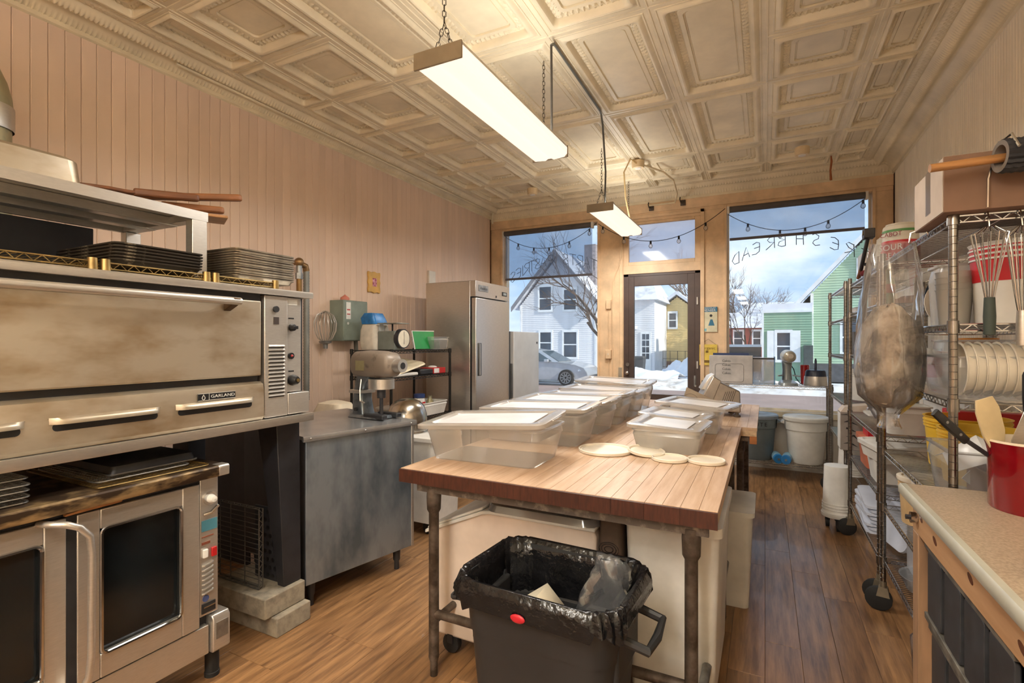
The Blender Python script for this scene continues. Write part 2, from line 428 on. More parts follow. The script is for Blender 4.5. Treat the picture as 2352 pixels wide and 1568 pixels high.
w3 = window('window_3', -1.60, -.74, 2.43, 2.985, hazed, YF + .05)
tf = MB()
for a in ((-1.64, -1.575, 2.43, 2.985), (-.765, -.70, 2.43, 2.985), (-1.575, -.765, 2.43, 2.475), (-1.575, -.765, 2.95, 2.985)): tf.box(a[0], a[1], YF + .005, YF + .05, a[2], a[3])
tf.part('sash', paint_trim, w3, bevel=.004)
ST = {'F': [[(0, 0), (.05, 1), (.6, .97)], [(.02, .55), (.42, .55)]], 'R': [[(0, 0), (.03, 1)], [(0, .95), (.4, 1.0), (.58, .82), (.4, .58), (.05, .5), (.35, .25), (.7, .02)]],
      'E': [[(.62, .93), (.3, 1), (.06, .85), (.04, .5), (.08, .12), (.35, 0), (.68, .08)], [(.05, .52), (.5, .55)]], 'S': [[(.58, .88), (.35, 1), (.08, .85), (.12, .62), (.45, .42), (.55, .2), (.35, .02), (0, .12)]],
      'H': [[(0, 0), (.03, 1)], [(.55, 0), (.55, 1)], [(.02, .5), (.55, .52)]], 'B': [[(0, 0), (.03, 1)], [(0, .97), (.4, .95), (.5, .75), (.05, .53), (.5, .42), (.58, .15), (.3, 0), (0, .02)]],
      'A': [[(0, 0), (.3, 1), (.65, 0)], [(.12, .38), (.52, .38)]], 'D': [[(.03, 0), (.05, 1), (.4, .88), (.62, .5), (.42, .1), (0, 0)]], 'T': [[(.3, 0), (.32, 1)], [(0, .96), (.66, 1)]],
      'P': [[(0, 0), (.04, 1)], [(.02, .96), (.42, .98), (.56, .75), (.38, .5), (.04, .46)]], 'I': [[(.3, 0), (.3, 1)]]}
def scrawl(win, letters, h, cx, ztop, k, y):
    m = MB()
    for ch, x in letters:
        zc = ztop - k * (x - cx) ** 2; tilt = -2 * k * (x - cx)
        for st in ST[ch]:
            pts = []
            for a, b in st:
                px = x - (a - .3) * h * .95; pz = zc + (b - .5) * h + tilt * (px - x) ; pts.append((px, y, pz))
            m.tube(pts, .0042, 5)
    m.part('lettering', ink, win)
scrawl(w2, list(zip('FRESHBREAD', (.97, .83, .69, .51, .35, .17, .06, -.09, -.20, -.31))), .135, .28, 2.62, .52, YF + .08)
scrawl(w1, list(zip('TARTSPASTRIES', (-2.06, -2.16, -2.26, -2.36, -2.47, -2.70, -2.80, -2.89, -2.98, -3.06, -3.125, -3.19, -3.28))), .15, -2.58, 2.60, .42, YF + .08)
# ---- shop door
brown = M('brown_door_paint', (74, 58, 52), .45, 0, .08, 5, .05, bscale=20)
d1 = struct(MB().box(-1.64, -1.575, YF + .0, YF + .055, 0, 2.32).part('door_1', brown, bevel=.003), 'dark brown glazed shop door below the hazed transom')
MB().box(-1.575, -1.505, YF + .005, YF + .05, .02, 2.29).box(-.85, -.765, YF + .005, YF + .05, .02, 2.29).part('door_stile', brown, d1, .003)
MB().box(-1.505, -.85, YF + .005, YF + .05, 2.165, 2.29).part('door_rail', brown, d1, .003)
MB().box(-1.505, -.85, YF + .005, YF + .05, .02, .79).part('door_rail', brown, d1, .003)
MB().box(-.765, -.70, YF, YF + .055, 0, 2.32).part('door_frame', brown, d1, .003); MB().box(-1.64, -.70, YF, YF + .055, 2.29, 2.32).part('door_frame', brown, d1)
MB().box(-1.505, -.85, YF + .025, YF + .031, .79, 2.165).part('pane', glass, d1)
MB().ball((-1.585, YF - .03, 1.05), .028).cyl((-1.585, YF + .01, 1.05), (-1.585, YF - .02, 1.05), .012).part('door_knob', chrome, d1)
MB().cyl((-1.585, YF + .004, 1.16), (-1.585, YF - .012, 1.16), .024).part('deadbolt', chrome, d1)
MB().box(-1.70, -1.655, YF - .03, YF - .012, .98, 1.12).part('strike_plate', M('bare_steel', (190, 182, 166), .4, .8), d1, .002)
for z in (.35, 1.17, 1.95): MB().cyl((-.735, YF - .006, z - .045), (-.735, YF - .006, z + .045), .009, n=8).part('hinge', M('painted_hinge', (206, 200, 190), .5), d1)
# ---- conduit, switch and outlet on the mullion
con = T('wall_conduit', 'cream painted conduit with outlet and switch box on left mullion', 'conduit', (-1.83, YF, 0))
MB().tube([(.05, -.012, .8), (.05, -.012, 1.42), (.04, -.012, 1.9), (.06, -.012, 2.25), (.17, -.03, 2.55), (.17, -.03, 3.08)], .009, 6).tube([(0, -.012, .8), (0, -.012, 1.85)], .008, 6).part('pipe', paint_trim, con)
MB().box(-.035, .035, -.05, 0, 1.23, 1.345).part('switch_box', paint_trim, con, .004); MB().box(-.004, .004, -.058, -.05, 1.28, 1.30).part('switch', white_pl, con)
MB().box(-.035, .03, -.03, 0, 1.88, 2.0).part('outlet_box', paint_trim, con, .004)
# ---- roller blinds
shade = clear('blind_fabric', (232, 236, 242), .22, .6, white=(150, 160, 176), gl=0, transl=.7)
def blind(x0, x1, z0, lab):
    b = T('roller_blind', lab, 'blind', ((x0 + x1) / 2, YF - .03, 3.0)); w = (x1 - x0) / 2
    MB().cyl((-w, 0, .005), (w, 0, .005), .036, n=18).part('roll', M('blind_roll', (88, 84, 84), .7), b)
    MB().box(-w, w, .028, .0295, z0 - 3.0 + .02, .01).part('fabric', shade, b)
    MB().box(-w, w, .022, .036, z0 - 3.0, z0 - 3.0 + .03).part('bottom_bar', M('blind_bar', (92, 88, 92), .5), b)
    MB().box(-w - .025, -w, -.03, .03, -.04, .04).part('bracket', white_trim, b); MB().box(w, w + .025, -.03, .03, -.04, .04).part('bracket', white_trim, b)
blind(-3.36, -2.06, 2.335, 'grey see-through roller blind pulled a third down the left window')
blind(-.375, .95, 2.645, 'grey see-through roller blind near the top of the right window')
# ---- string lights
cordm = M('black_cord', (24, 24, 26), .6); bulbg = clear('clear_bulb', (250, 250, 250), .12, .03, gl=.1)
def garland(p0, p1, sag, bulbs, lab, y):
    g = T('string_light', lab, 'string light', (p0[0], y, p0[1])); n = 28; P = lambda t: ((p1[0] - p0[0]) * t, 0, (p1[1] - p0[1]) * t - 4 * sag * t * (1 - t))
    MB().tube([P(i / n) for i in range(n + 1)], .004, 5).part('cord', cordm, g)
    for t in bulbs:
        q = P(t); b = MB().cyl((q[0], q[1], q[2] + .004), (q[0], q[1], q[2] - .035), .0115, .0125, 8).part('bulb_socket', cordm, g)
        MB().ball((q[0], q[1], q[2] - .062), .025, (1, 1, 1.15), 10, 8).part('bulb', bulbg, b)
garland((-3.37, 2.97), (-2.01, 3.03), .24, (.15, .33, .5, .72, .93), 'string of clear bulbs drooping across the left window', YF + .02)
garland((-1.96, 3.0), (-.42, 3.02), .30, (.04, .22, .44, .66, .86), 'string of clear bulbs drooping in front of the transom', YF - .06)
garland((-.40, 2.97), (.98, 3.0), .27, (.16, .4, .58, .74, .97), 'string of clear bulbs drooping across the right window', YF + .02)

# ================================================================== CEILING FITTINGS
diff = emit('lamp_diffuser', (255, 240, 224), 0.62)
diff_in = M('lamp_lens_ridge', (236, 224, 208), .4)
capm = M('lamp_end_cap', (150, 136, 116), .5)
def chain(m, p0, p1, pitch=.026, w=.008):
    p0 = vec(p0); p1 = vec(p1); L = (p1 - p0).length; d = (p1 - p0) / L; a = d.orthogonal().normalized(); b = d.cross(a); n = int(L / pitch)
    for i in range(n):
        c = p0 + d * (i + .5) * L / n; s = a if i % 2 else b; h = L / n * .66
        m.tube([c + d * h * u + s * w * v for u, v in ((1, 0), (.6, 1), (-.6, 1), (-1, 0), (-.6, -1), (.6, -1))], .002, 4, True)
def lamp(x, y0, y1, z, lab, down=27.0, up=4.0):
    r = T('fluorescent_lamp', lab, 'ceiling lamp', (x, (y0 + y1) / 2, z), group='hanging fluorescent lamps'); L = (y1 - y0) / 2; w = .128
    prof = [(-w, .062), (-w, .02), (-w + .02, 0), (-.03, -.006), (-.012, .004), (.012, .004), (.03, -.006), (w - .02, 0), (w, .02), (w, .062)]
    MB().prism(prof, 'y', -L + .012, L - .012).part('diffuser', diff, r)
    MB().box(-w, w, -L + .012, L - .012, .062, .075).part('housing', white_trim, r)
    for s in (-1, 1): MB().prism([(-w - .004, -.002), (w + .004, -.002), (w + .004, .078), (-w - .004, .078)], 'y', s * L - (.012 if s > 0 else 0), s * L + (0 if s > 0 else .012)).part('end_cap', capm, r, .003)
    for yy in (-L + .06, L - .12):
        m = MB(); top = ZC - z - .005; chain(m, (0, yy, .22), (0, yy, top)); chain(m, (-.05, yy, .078), (0, yy, .22)); chain(m, (.05, yy, .078), (0, yy, .22)); m.part('chain', M('chain_metal', (70, 60, 48), .5, .7), r)
    for zz, pw_, rx in ((-.012, down, 0), (.085, up, PI)):      # tube light under the lens, plus an added uplight to brighten the ceiling
        ld = bpy.data.lights.new('lamp_tube_and_fill_light', 'AREA'); ld.shape = 'RECTANGLE'; ld.size = .22; ld.size_y = 2 * L - .1; ld.energy = pw_; ld.color = LAMP_COL; ld.spread = R_(178)
        lo = bpy.data.objects.new('lamp_tube_and_fill_light', ld); COL.objects.link(lo); lo.parent = r; lo.location = (0, 0, zz); lo.rotation_euler = (rx, 0, 0)
    return r
lamp(-1.335, 1.90, 3.26, 2.715, 'long glowing fluorescent lamp hanging nearest, over the front of the table')
lamp(-1.43, 4.75, 6.02, 2.715, 'glowing fluorescent lamp hanging farther away, in front of the transom')
for yy, lab in ((-.6, 'nearest'), (-2.7, 'second'), (-4.8, 'last')): lamp(-.60, yy - .65, yy + .65, 2.715, 'added fluorescent fill lamp hanging unseen behind the viewer, ' + lab + ' of three', 34.0, 66.0)  # unseen lamps added behind the camera to brighten ceiling and oven fronts
sm = M('detector_plastic', (222, 198, 158), .5)
for x, y, lab in ((-2.55, 5.65, 'small round ceiling detector towards the left window'), (.32, 5.62, 'small round ceiling detector towards the right window'), (-1.18, 5.28, 'round ceiling socket that feeds the far lamp cord')):
    r = T('ceiling_detector', lab, 'detector', (x, y, ZC - .02), group='round ceiling fittings')
    MB().lathe([(.001, -.075), (.058, -.072), (.064, -.05), (.066, 0), (.001, 0)], 20).part('housing', sm, r)
    MB().lathe([(.001, -.079), (.03, -.078), (.036, -.072), (.001, -.071)], 16).part('cover', white_trim, r)
greyc = M('grey_conduit', (128, 128, 120), .5, .5)
r = T('ceiling_conduit', 'grey conduit running along the tin ceiling between both lamps', 'conduit')
MB().tube([(-1.19, 2.92, ZC - .05), (-1.19, 2.96, ZC - .02), (-1.19, 3.0, ZC - .015), (-1.2, 4.0, ZC - .015), (-1.21, 4.06, ZC - .02), (-1.215, 4.12, ZC - .08), (-1.3, 4.5, 3.0), (-1.40, 4.82, 2.80)], .009, 6).part('pipe', greyc, r)
MB().tube([(-1.19, 2.92, ZC - .05), (-1.2, 2.95, 3.1), (-1.26, 3.1, 2.79)], .008, 6).part('cord', M('lamp_cord', (80, 74, 66), .6), r)
r = T('lamp_cord', 'tan looped cable hanging from the ceiling socket to the far lamp', 'cable')
MB().tube([(-1.18, 5.22, ZC - .06), (-1.24, 5.2, ZC + -.01), (-1.32, 5.25, ZC - .12), (-1.34, 5.4, 3.0), (-1.36, 5.7, 2.80)], .009, 6).part('cable', M('tan_cable', (176, 148, 100), .6), r)
MB().tube([(-1.14, 5.32, ZC - .05), (-1.0, 5.7, ZC - .03), (-.93, 5.95, ZC - .06), (-.92, 6.15, ZC - .16), (-.98, 6.38, ZC - .2), (-1.3, 6.44, 3.16)], .011, 6).part('wall_run', M('cream_cable', (220, 200, 164), .6), r)
r = T('hanging_strap', 'rusty brown strap hanging from the ceiling before the right window', 'strap', (.60, 6.05, ZC))
MB().tube([(0, 0, 0), (.005, 0, -.06), (-.005, 0, -.15), (0, 0, -.25)], [.006, .01, .009, .012], 6).part('strap', M('rust_strap', (160, 92, 48), .7), r)
for x, z, lab in ((-1.28, 3.14, 'rusty iron hook bracket on header above the transom, left one'), (-.9, 3.16, 'rusty iron hook bracket on header above the transom, right one')):
    r = T('iron_bracket', lab, 'bracket', (x, YF - .03, z)); MB().box(-.03, .03, 0, .012, -.04, .03).part('plate', rusty, r, .004)
    MB().tube([(0, 0, 0), (.0, -.03, -.02), (-.02, -.05, -.01), (-.03, -.04, .03), (-.03, -.02, .06)], .007, 6).part('hook', rusty, r)

# ================================================================== LEFT: DECK OVEN
label_blk = M('black_label', (22, 22, 24), .4); label_wht = M('white_label', (222, 222, 218), .5); silver_ink = M('silver_ink', (220, 220, 214), .35)
ov = T('deck_oven', 'wide stainless deck pizza oven on black legs with long towel-bar door handle', 'oven', (-2.12, 0, 0))
MB().box(-.98, -.05, -.15, 1.875, 1.05, 1.675).part('body', darkmetal, ov)
MB().prism([(-.98, 1.675), (.018, 1.675), (.02, 1.681), (.02, 1.70), (.014, 1.706), (-.98, 1.706)], 'y', -.15, 1.885).part('top', steel, ov)
MB().box(-.06, -.012, -.05, 1.60, 1.645, 1.675).part('door_gap', dark, ov)
MB().box(-.06, 0, -.05, 1.598, 1.292, 1.643).part('door', steel_warm, ov, .006)
h = MB().tube([(.058, y, 1.628) for y in (-.05, .5, 1.0, 1.45)], .0165, 14).part('handle', steel, bpy.data.objects['door'])
for yy in (-.02, 1.41): MB().prism([(0, 1.585), (.045, 1.605), (.072, 1.618), (.074, 1.640), (.05, 1.645), (.02, 1.632), (0, 1.625)], 'y', yy, yy + .034).part('handle_bracket', M('bronze_bracket', (96, 74, 54), .45, .7), bpy.data.objects['door'], .004)
MB().box(-.08, -.03, -.05, 1.60, 1.262, 1.294).part('door_sill', dark, ov)
pan = MB().prism([(-.05, 1.085), (0, 1.085), (.012, 1.10), (.012, 1.225), (.006, 1.252), (-.012, 1.264), (-.05, 1.264)], 'y', -.1, 1.602).part('lower_panel', steel_warm, ov)
for y0, y1 in ((.37, .745), (.80, 1.148), (1.20, 1.55)):
    c = (y0 + y1) / 2; L = (y1 - y0) / 2; rows = []
    for i in range(25):
        u = -1 + 2 * i / 24; e = max(0, 1 - abs(u) ** 7) ** .6; rows.append([(.013, c + u * L, 1.194 + .004 * e), (.013 + .016 * e, c + u * L * .985, 1.198), (.013 + .026 * e, c + u * L * .98, 1.186), (.013 + .026 * e, c + u * L * .98, 1.176)])
    MB().sheet(rows).part('vent_hood', steel_warm, pan, smooth=60)
    MB().loft([rrect(-L * .93, L * .93, -.014, .014, 0, .013), rrect(-L * .93, L * .93, -.014, .014, .002, .013)]).part('vent_slot', dark, pan, loc=(.0125, c, 1.166), rot=RXP)
np_ = MB().box(.013, .018, 1.29, 1.455, 1.204, 1.233).part('nameplate', label_blk, pan, .001)
MB().box(.0175, .0185, 1.29, 1.455, 1.2035, 1.205).box(.0175, .0185, 1.29, 1.455, 1.232, 1.2335).box(.0175, .0185, 1.335, 1.3365, 1.204, 1.233).part('plate_border', silver_ink, np_)
text('GARLAND', .0185, silver_ink, np_, (.0186, 1.397, 1.2185), RXP, sx=1.25)
MB().tube([(.0188, 1.312 + .0065 * math.sin(t), 1.215 + .0075 * math.cos(t) + (.006 if i == 0 else 0)) for i, t in enumerate([k * 2 * PI / 10 for k in range(10)])], .0014, 5, True).part('flame_mark', silver_ink, np_)
MB().prism([(-.05, 1.045), (.022, 1.045), (.024, 1.05), (.024, 1.083), (-.05, 1.083)], 'y', -.15, 1.885).part('base_rail', steel, ov)
cp = MB().box(-.05, .002, 1.613, 1.742, 1.088, 1.672).part('vent_panel', steel, ov, .003)
for i in range(14):
    z = 1.425 - i * .0183; MB().prism([(.002, 0), (.010, .002), (.011, .004), (.003, .011)], 'y', 1.633, 1.722).part('louver', steel, cp, loc=(0, 0, z)) if i < 0 else None
lm = MB().prism([(.001, 0), (.010, .001), (.011, .004), (.002, .011)], 'y', 1.633, 1.722).mesh('louver'); lm.materials.append(steel)
lk = MB().box(.001, .003, 1.634, 1.721, -.005, .001).mesh('louver_slot'); lk.materials.append(dark)
for i in range(14): o = inst('louver', lm, cp, (0, 0, 1.425 - i * .0183)); inst('louver_slot', lk, o)
MB().cyl((.002, 1.672, 1.608), (.012, 1.672, 1.608), .015, n=16).part('button', dark, cp); MB().box(.001, .005, 1.662, 1.69, 1.535, 1.57).part('button_plate', M('brown_plate', (60, 50, 46), .5), cp)
rp_ = MB().box(-.05, -.012, 1.744, 1.835, 1.20, 1.672).part('control_panel', steel, ov, .003)
MB().box(-.012, -.0105, 1.75, 1.81, 1.635, 1.662).part('rating_plate', label_wht, rp_)
def knob(z, r, par, y=1.775, x=-.012):
    k = MB().cyl((x, y, z), (x + .022, y, z), r, r * .85, 18).box(x + .02, x + .045, y - .022, y + .006, z - .008, z + .008).part('knob', label_blk, par, .002); return k
knob(1.522, .019, rp_); k = MB().lathe([(.001, .04), (.016, .04), (.022, .03), (.028, .006), (.028, 0)], 16, (-.012, 1.78, 1.258), 'x').part('dial', label_blk, rp_)
MB().cyl((.028, 1.78, 1.258), (.034, 1.78, 1.258), .009).part('dial_cap', brass, k)
k = MB().cyl((-.012, 1.77, 1.38), (-.002, 1.77, 1.38), .016, n=16).part('pilot_bezel', label_blk, rp_); MB().ball((-.001, 1.77, 1.38), .007).part('pilot_lamp', M('red_lens', (160, 50, 50), .3), k)
for z in (1.565, 1.30): MB().box(-.012, -.0105, 1.758, 1.79, z, z + .006).part('legend', label_blk, rp_)
MB().box(-.05, .003, 1.744, 1.874, 1.09, 1.195).part('corner_panel', steel, ov, .003)
for y in (-.08, 1.735): 
    MB().loft([[(-.12, y + .045, .2), (-.07, y + .045, .2), (-.07, y + .15, .2), (-.12, y + .15, .2)], [(-.22, y, 1.045), (-.07, y, 1.045), (-.07, y + .14, 1.045), (-.22, y + .14, 1.045)]]).part('leg', M('black_leg', (44, 44, 48), .45, .2, .15, 6), ov, .004)
    MB().box(-.95, -.80, y, y + .1, 0, 1.045).part('leg', MATS['black_leg'], ov, .004)
conc = M('concrete', (150, 140, 122), .9, 0, .12, 18, .4, col2=(112, 104, 92), c2pos=(.4, .7))
MB().box(-2.56, -2.13, 1.69, 1.895, 0, .097).one('concrete_block', conc, 'lower concrete block on the floor under the oven leg', 'block', 'concrete blocks under the oven leg', bevel=.006)
MB().box(-2.60, -2.165, 1.65, 1.89, .098, .199).one('concrete_block', conc, 'upper concrete block carrying the black oven leg', 'block', 'concrete blocks under the oven leg', bevel=.006)
MB().box(-2.56, -2.13, -.1, .1, 0, .2).one('concrete_block', conc, 'concrete block under the hidden far left oven leg', 'block', 'concrete blocks under the oven leg', bevel=.006)

# wire shelf mesh builder (truss rails + cross wires); local x 0..-d, y 0..w, z 0
def wire_shelf(w, d, mat_deck=.0018, pitch=.022, th=.022):
    rail = MB(); deck = MB()
    for z in (0, -th):
        for a, b in (((0, 0, z), (0, w, z)), ((-d, 0, z), (-d, w, z)), ((0, 0, z), (-d, 0, z)), ((0, w, z), (-d, w, z))): rail.cyl(a, b, .0032, n=5)
    def zig(p, q):
        p = vec(p); q = vec(q); n = max(2, int((q - p).length / .045)); pts = []
        for i in range(n * 2 + 1): pts.append(p + (q - p) * i / (2 * n) + Vector((0, 0, -th if i % 2 else 0)))
        rail.tube(pts, .0022, 4)
    zig((0, 0, 0), (0, w, 0)); zig((-d, 0, 0), (-d, w, 0)); zig((0, 0, 0), (-d, 0, 0)); zig((0, w, 0), (-d, w, 0))
    n = int(w / pitch)
    for i in range(1, n): deck.cyl((0, w * i / n, .002), (-d, w * i / n, .002), mat_deck, n=4, cap=False)
    for f in (.33, .66): deck.cyl((-d * f, 0, -.003), (-d * f, w, -.003), .003, n=4)
    return rail, deck
def loose_shelf(loc, w, d, mat, lab, group=None, rot=(0, 0, 0), collars=True):
    r = T('wire_rack_shelf', lab, 'wire shelf', loc, rot, group); a, b = wire_shelf(w, d, pitch=.024); a.part('rail', mat, r)
    b.part('wire_deck', mat, r)
    if collars:
        for x in (0, -d):
            for y in (0, w): MB().cyl((x, y, -.03), (x, y, .012), .0165, .015, 12).part('corner_collar', mat, r)
    return r
loose_shelf((-2.135, .335, 1.737), .60, .46, brass, 'tarnished wire shelf on oven top at the left frame edge', 'wire shelves on the oven top')
loose_shelf((-2.135, .975, 1.737), .37, .46, brass, 'tarnished wire shelf on oven top under the blackened sheet pans', 'wire shelves on the oven top')
loose_shelf((-2.135, 1.385, 1.737), .30, .46, brass, 'tarnished wire shelf on oven top under the silver sheet pan stack', 'wire shelves on the oven top')
# flue box and steel overshelf
MB().box(-3.06, -2.92, -.15, 1.285, 1.707, 2.0).one('flue_box', M('flue_paint', (58, 60, 66), .6, .1, .1, 3), 'dark grey flue box standing along the back of the deck oven top', 'flue box', bevel=.004)
sh = T('steel_overshelf', 'brushed steel overshelf on square legs above the deck oven', 'shelf', (-2.3, 0, 0))
MB().prism([(-.62, 2.003), (-.60, 2.003), (-.60, 2.040), (-.012, 2.040), (-.012, 2.003), (0, 2.003), (0, 2.045), (-.62, 2.045)], 'y', -.25, 1.457).part('top', steel, sh)
for x in (-.24, -.42): MB().box(x - .03, x + .03, -.25, 1.445, 2.0, 2.04).part('channel', steel, sh, .003)
MB().box(-.60, -.012, 1.40, 1.455, 2.005, 2.04).part('end_channel', steel, sh, .003)
for x, y in ((-.05, 1.385), (-.62, 1.40), (-.05, -.2), (-.62, -.2)): MB().box(x - .0, x + .05, y, y + .068, 1.742 if x > -.3 else 1.742, 2.004).part('leg', steel, sh, .003)
hp = T('hotel_pan', 'upturned steel hotel pan on the overshelf', 'pan', (-2.68, .76, 2.046))
MB().loft([rrect(-.19, .19, -.31, .31, 0, .03), rrect(-.185, .185, -.305, .305, .05, .04), rrect(-.18, .18, -.30, .30, .135, .05), rrect(-.165, .165, -.285, .285, .148, .05)], False, True).part('body', steel_warm, hp)
MB().loft([rrect(-.205, .205, -.325, .325, 0, .03), rrect(-.205, .205, -.325, .325, .006, .03)]).part('rim', steel_warm, hp)
du = T('vent_duct', 'galvanized vent duct with clamp collar rising at the left frame edge', 'duct', (-3.2, .98, 0))
dm = M('duct_galvanized', (176, 170, 140), .5, .7, 0, 6, .05, col2=(128, 140, 124), c2pos=(.45, .7))
MB().lathe([(.098, 2.0), (.098, 2.47)], 28).part('lower_pipe', dm, du); MB().lathe([(.106, 2.43), (.108, 2.44), (.108, 2.53), (.106, 2.54)], 28).part('collar', steel, du)
rings = []
for i in range(9):
    a = i / 8 * PI / 2; c = Vector((0, -.2 * (1 - math.cos(a)), 2.52 + .25 * math.sin(a))); d = Vector((0, -math.sin(a), math.cos(a)))
    s = Vector((1, 0, 0)); t = d.cross(s); rings.append([tuple(c + (s * math.cos(k * PI / 12) + t * math.sin(k * PI / 12)) * .104) for k in range(24)])
MB().loft(rings, False, False).part('elbow', dm, du)
# peels
peel_w = [M('peel_dark', (104, 62, 34), .5, 0, .12, 5, 0, (12, 1, 4)), M('peel_mid', (134, 84, 46), .5, 0, .12, 5, 0, (12, 1, 4)), M('peel_pale', (160, 116, 76), .5, 0, .12, 5, 0, (12, 1, 4))]
def peel(loc, rot, bl, hl, mat, lab, bw=.15):
    r = T('bread_peel', lab, 'peel', loc, rot, 'wooden peels on the overshelf')
    pts = [(-bw, -bl), (bw, -bl), (bw, -.12), (bw * .8, -.05), (.03, 0), (.018, .04), (.018, hl - .02), (.012, hl), (-.012, hl), (-.018, hl - .02), (-.018, .04), (-.03, 0), (-bw * .8, -.05), (-bw, -.12)]
    MB().prism(pts[:6] + pts[9:][-5:] if False else [p for p in pts if p[1] <= .04], 'z', 0, .014).part('blade', mat, r, .004)
    MB().prism([(-.019, .03), (.019, .03), (.019, hl - .02), (.012, hl), (-.012, hl), (-.019, hl - .02)], 'z', -.006, .027).part('handle', mat, r, .008)
peel((-2.56, 1.30, 2.047), (0, 0, R_(152)), .35, .12, peel_w[2], 'pale wide wooden peel lying lowest in the overshelf pile', .08)
peel((-2.54, 1.35, 2.078), (R_(3), 0, R_(-26)), .16, .29, peel_w[1], 'mid-brown wooden peel with rounded handle in the overshelf pile', .07)
peel((-2.53, 1.23, 2.105), (R_(3), 0, R_(-28)), .16, .28, peel_w[0], 'dark brown wooden peel with short handle in the overshelf pile', .07)
peel((-2.62, 1.30, 2.115), (R_(8), 0, R_(-28)), .16, .46, peel_w[1], 'wooden peel with the longest handle sticking out towards the wall', .07)
# sheet pans
pan_s = M('sheet_pan_silver', (176, 166, 150), .42, .9, .12, 9); pan_k = M('sheet_pan_burnt', (60, 54, 46), .55, .5, 0, 22, .1, col2=(150, 138, 118), c2pos=(.55, .7))
def pan_mesh(mat, w=.33, d=.46, h=.024):
    m = MB(); a, b = w / 2, d / 2
    m.loft([rrect(-b + .012, b - .012, -a + .012, a - .012, .001, .02), rrect(-b, b, -a, a, h - .004, .024), rrect(-b - .004, b + .004, -a - .004, a + .004, h - .006, .026), rrect(-b - .005, b + .005, -a - .005, a + .005, h - .001, .026),
            rrect(-b - .001, b + .001, -a - .001, a + .001, h, .025), rrect(-b + .014, b - .014, -a + .014, a - .014, .0025, .019)])
    me = m.mesh('sheet_pan'); me.materials.append(mat); return me
def pans(n, loc, mat, lab, grp, step=.0115):
    me = pan_mesh(mat)
    for i in range(n):
        o = bpy.data.objects.new('sheet_pan', me); COL.objects.link(o); o.location = (loc[0] + random.uniform(-.003, .003), loc[1] + random.uniform(-.003, .003), loc[2] + i * step); o.rotation_euler = (0, 0, random.uniform(-.012, .012))
        tag(o, lab.replace('pan', 'pan, ' + nth(i, n) + ',', 1), 'sheet pan', grp)
pans(12, (-2.43, 1.69, 1.742), pan_s, 'silver sheet pan of the stack beside the overshelf leg', 'silver sheet pans stacked on the oven')
pans(6, (-2.40, 1.19, 1.742), pan_k, 'blackened sheet pan of the stack under the overshelf', 'blackened sheet pans stacked on the oven', .0125)
pans(5, (-2.895, 1.655, 1.742), pan_k, 'dark sheet pan stacked at the back behind the silver pans', 'blackened sheet pans at the back of the oven')

# ================================================================== CONVECTION OVEN
burnt = M('scorched_oven_top', (60, 46, 34), .5, .5, 0, 5, .12, (1, 1, 3), col2=(166, 140, 100), c2pos=(.48, .64))
co = T('convection_oven', 'stainless double-door convection oven under the deck oven', 'oven', (-2.1, 0, 0))
MB().box(-.82, -.03, .42, 1.375, .2, .885).part('body', darkmetal, co)
MB().prism([(-.83, .885), (.045, .885), (.05, .892), (.05, .924), (.044, .93), (-.83, .93)], 'y', .40, 1.388).part('top', burnt, co)
MB().prism([(.0, .886), (.051, .886), (.052, .924), (.045, .932), (.0, .932)], 'y', 1.345, 1.392).part('top_corner', steel, co, .004)
MB().box(-.03, -.012, .42, 1.30, .862, .886).part('door_gap', dark, co)
glass_k = M('oven_glass', (18, 22, 24), .12, 0, .3, 3, spec=.6)
for nm, y0, y1, g0, g1 in (('r', .874, 1.293, .952, 1.213), ('l', .43, .846, .51, .775)):
    fr_ = MB()
    for a in ((y0, g0 - .01, .262, .86), (g1 + .01, y1, .262, .86), (g0 - .01, g1 + .01, .262, .348), (g0 - .01, g1 + .01, .79, .86)): fr_.box(-.03, .004, a[0], a[1], a[2], a[3])
    dr = fr_.part('door', steel, co, .004)
    MB().loft([rrect(g0, g1, .352, .785, 0, .02)[::1], rrect(g0, g1, .352, .785, .004, .02)]).part('door_glass', glass_k, dr, loc=(-.018, 0, 0), rot=(0, 0, 0)) if False else MB().box(-.022, -.016, g0 - .012, g1 + .012, .345, .795).part('door_glass', glass_k, dr)
    ring = [(.006, *p) for p in [(q[0], q[1]) for q in rrect(g0 - .006, g1 + .006, .346, .791, 0, .02)]]
    MB().tube(ring, .006, 6, True).part('glass_trim', chrome, dr)
    if nm == 'l': hd = dr
MB().tube([(.0, .775, .862), (.05, .785, .862), (.078, .815, .858), (.08, .85, .838), (.08, .878, .80), (.08, .884, .74), (.08, .882, .40), (.08, .876, .33), (.06, .86, .285), (.0, .84, .275)], .0115, 10).part('handle', steel, hd)
MB().box(-.03, .002, .846, .874, .262, .862).part('door_seal', dark, co)
pc = MB().box(-.03, -.004, 1.298, 1.376, .30, .884).part('control_column', steel, co, .003)
k = MB().cyl((-.004, 1.338, .79), (.006, 1.338, .79), .028, n=18).part('timer_knob', chrome, pc); MB().lathe([(.001, .028), (.012, .026), (.018, .004), (.018, 0)], 16, (.006, 1.338, .79), 'x').part('knob_cap', white_pl, k)
MB().box(-.004, 0, 1.305, 1.37, .655, .70).part('badge', M('teal_badge', (70, 124, 140), .4), pc); MB().tube([(.004, 1.308, .728), (.012, 1.335, .732), (.006, 1.37, .752)], .007, 8).part('latch', chrome, pc)
MB().box(-.004, .006, 1.345, 1.366, .54, .578).part('rocker_switch', M('red_switch', (190, 30, 34), .35), pc, .002); MB().box(-.004, .006, 1.308, 1.328, .545, .58).part('rocker_switch', white_pl, pc, .002)
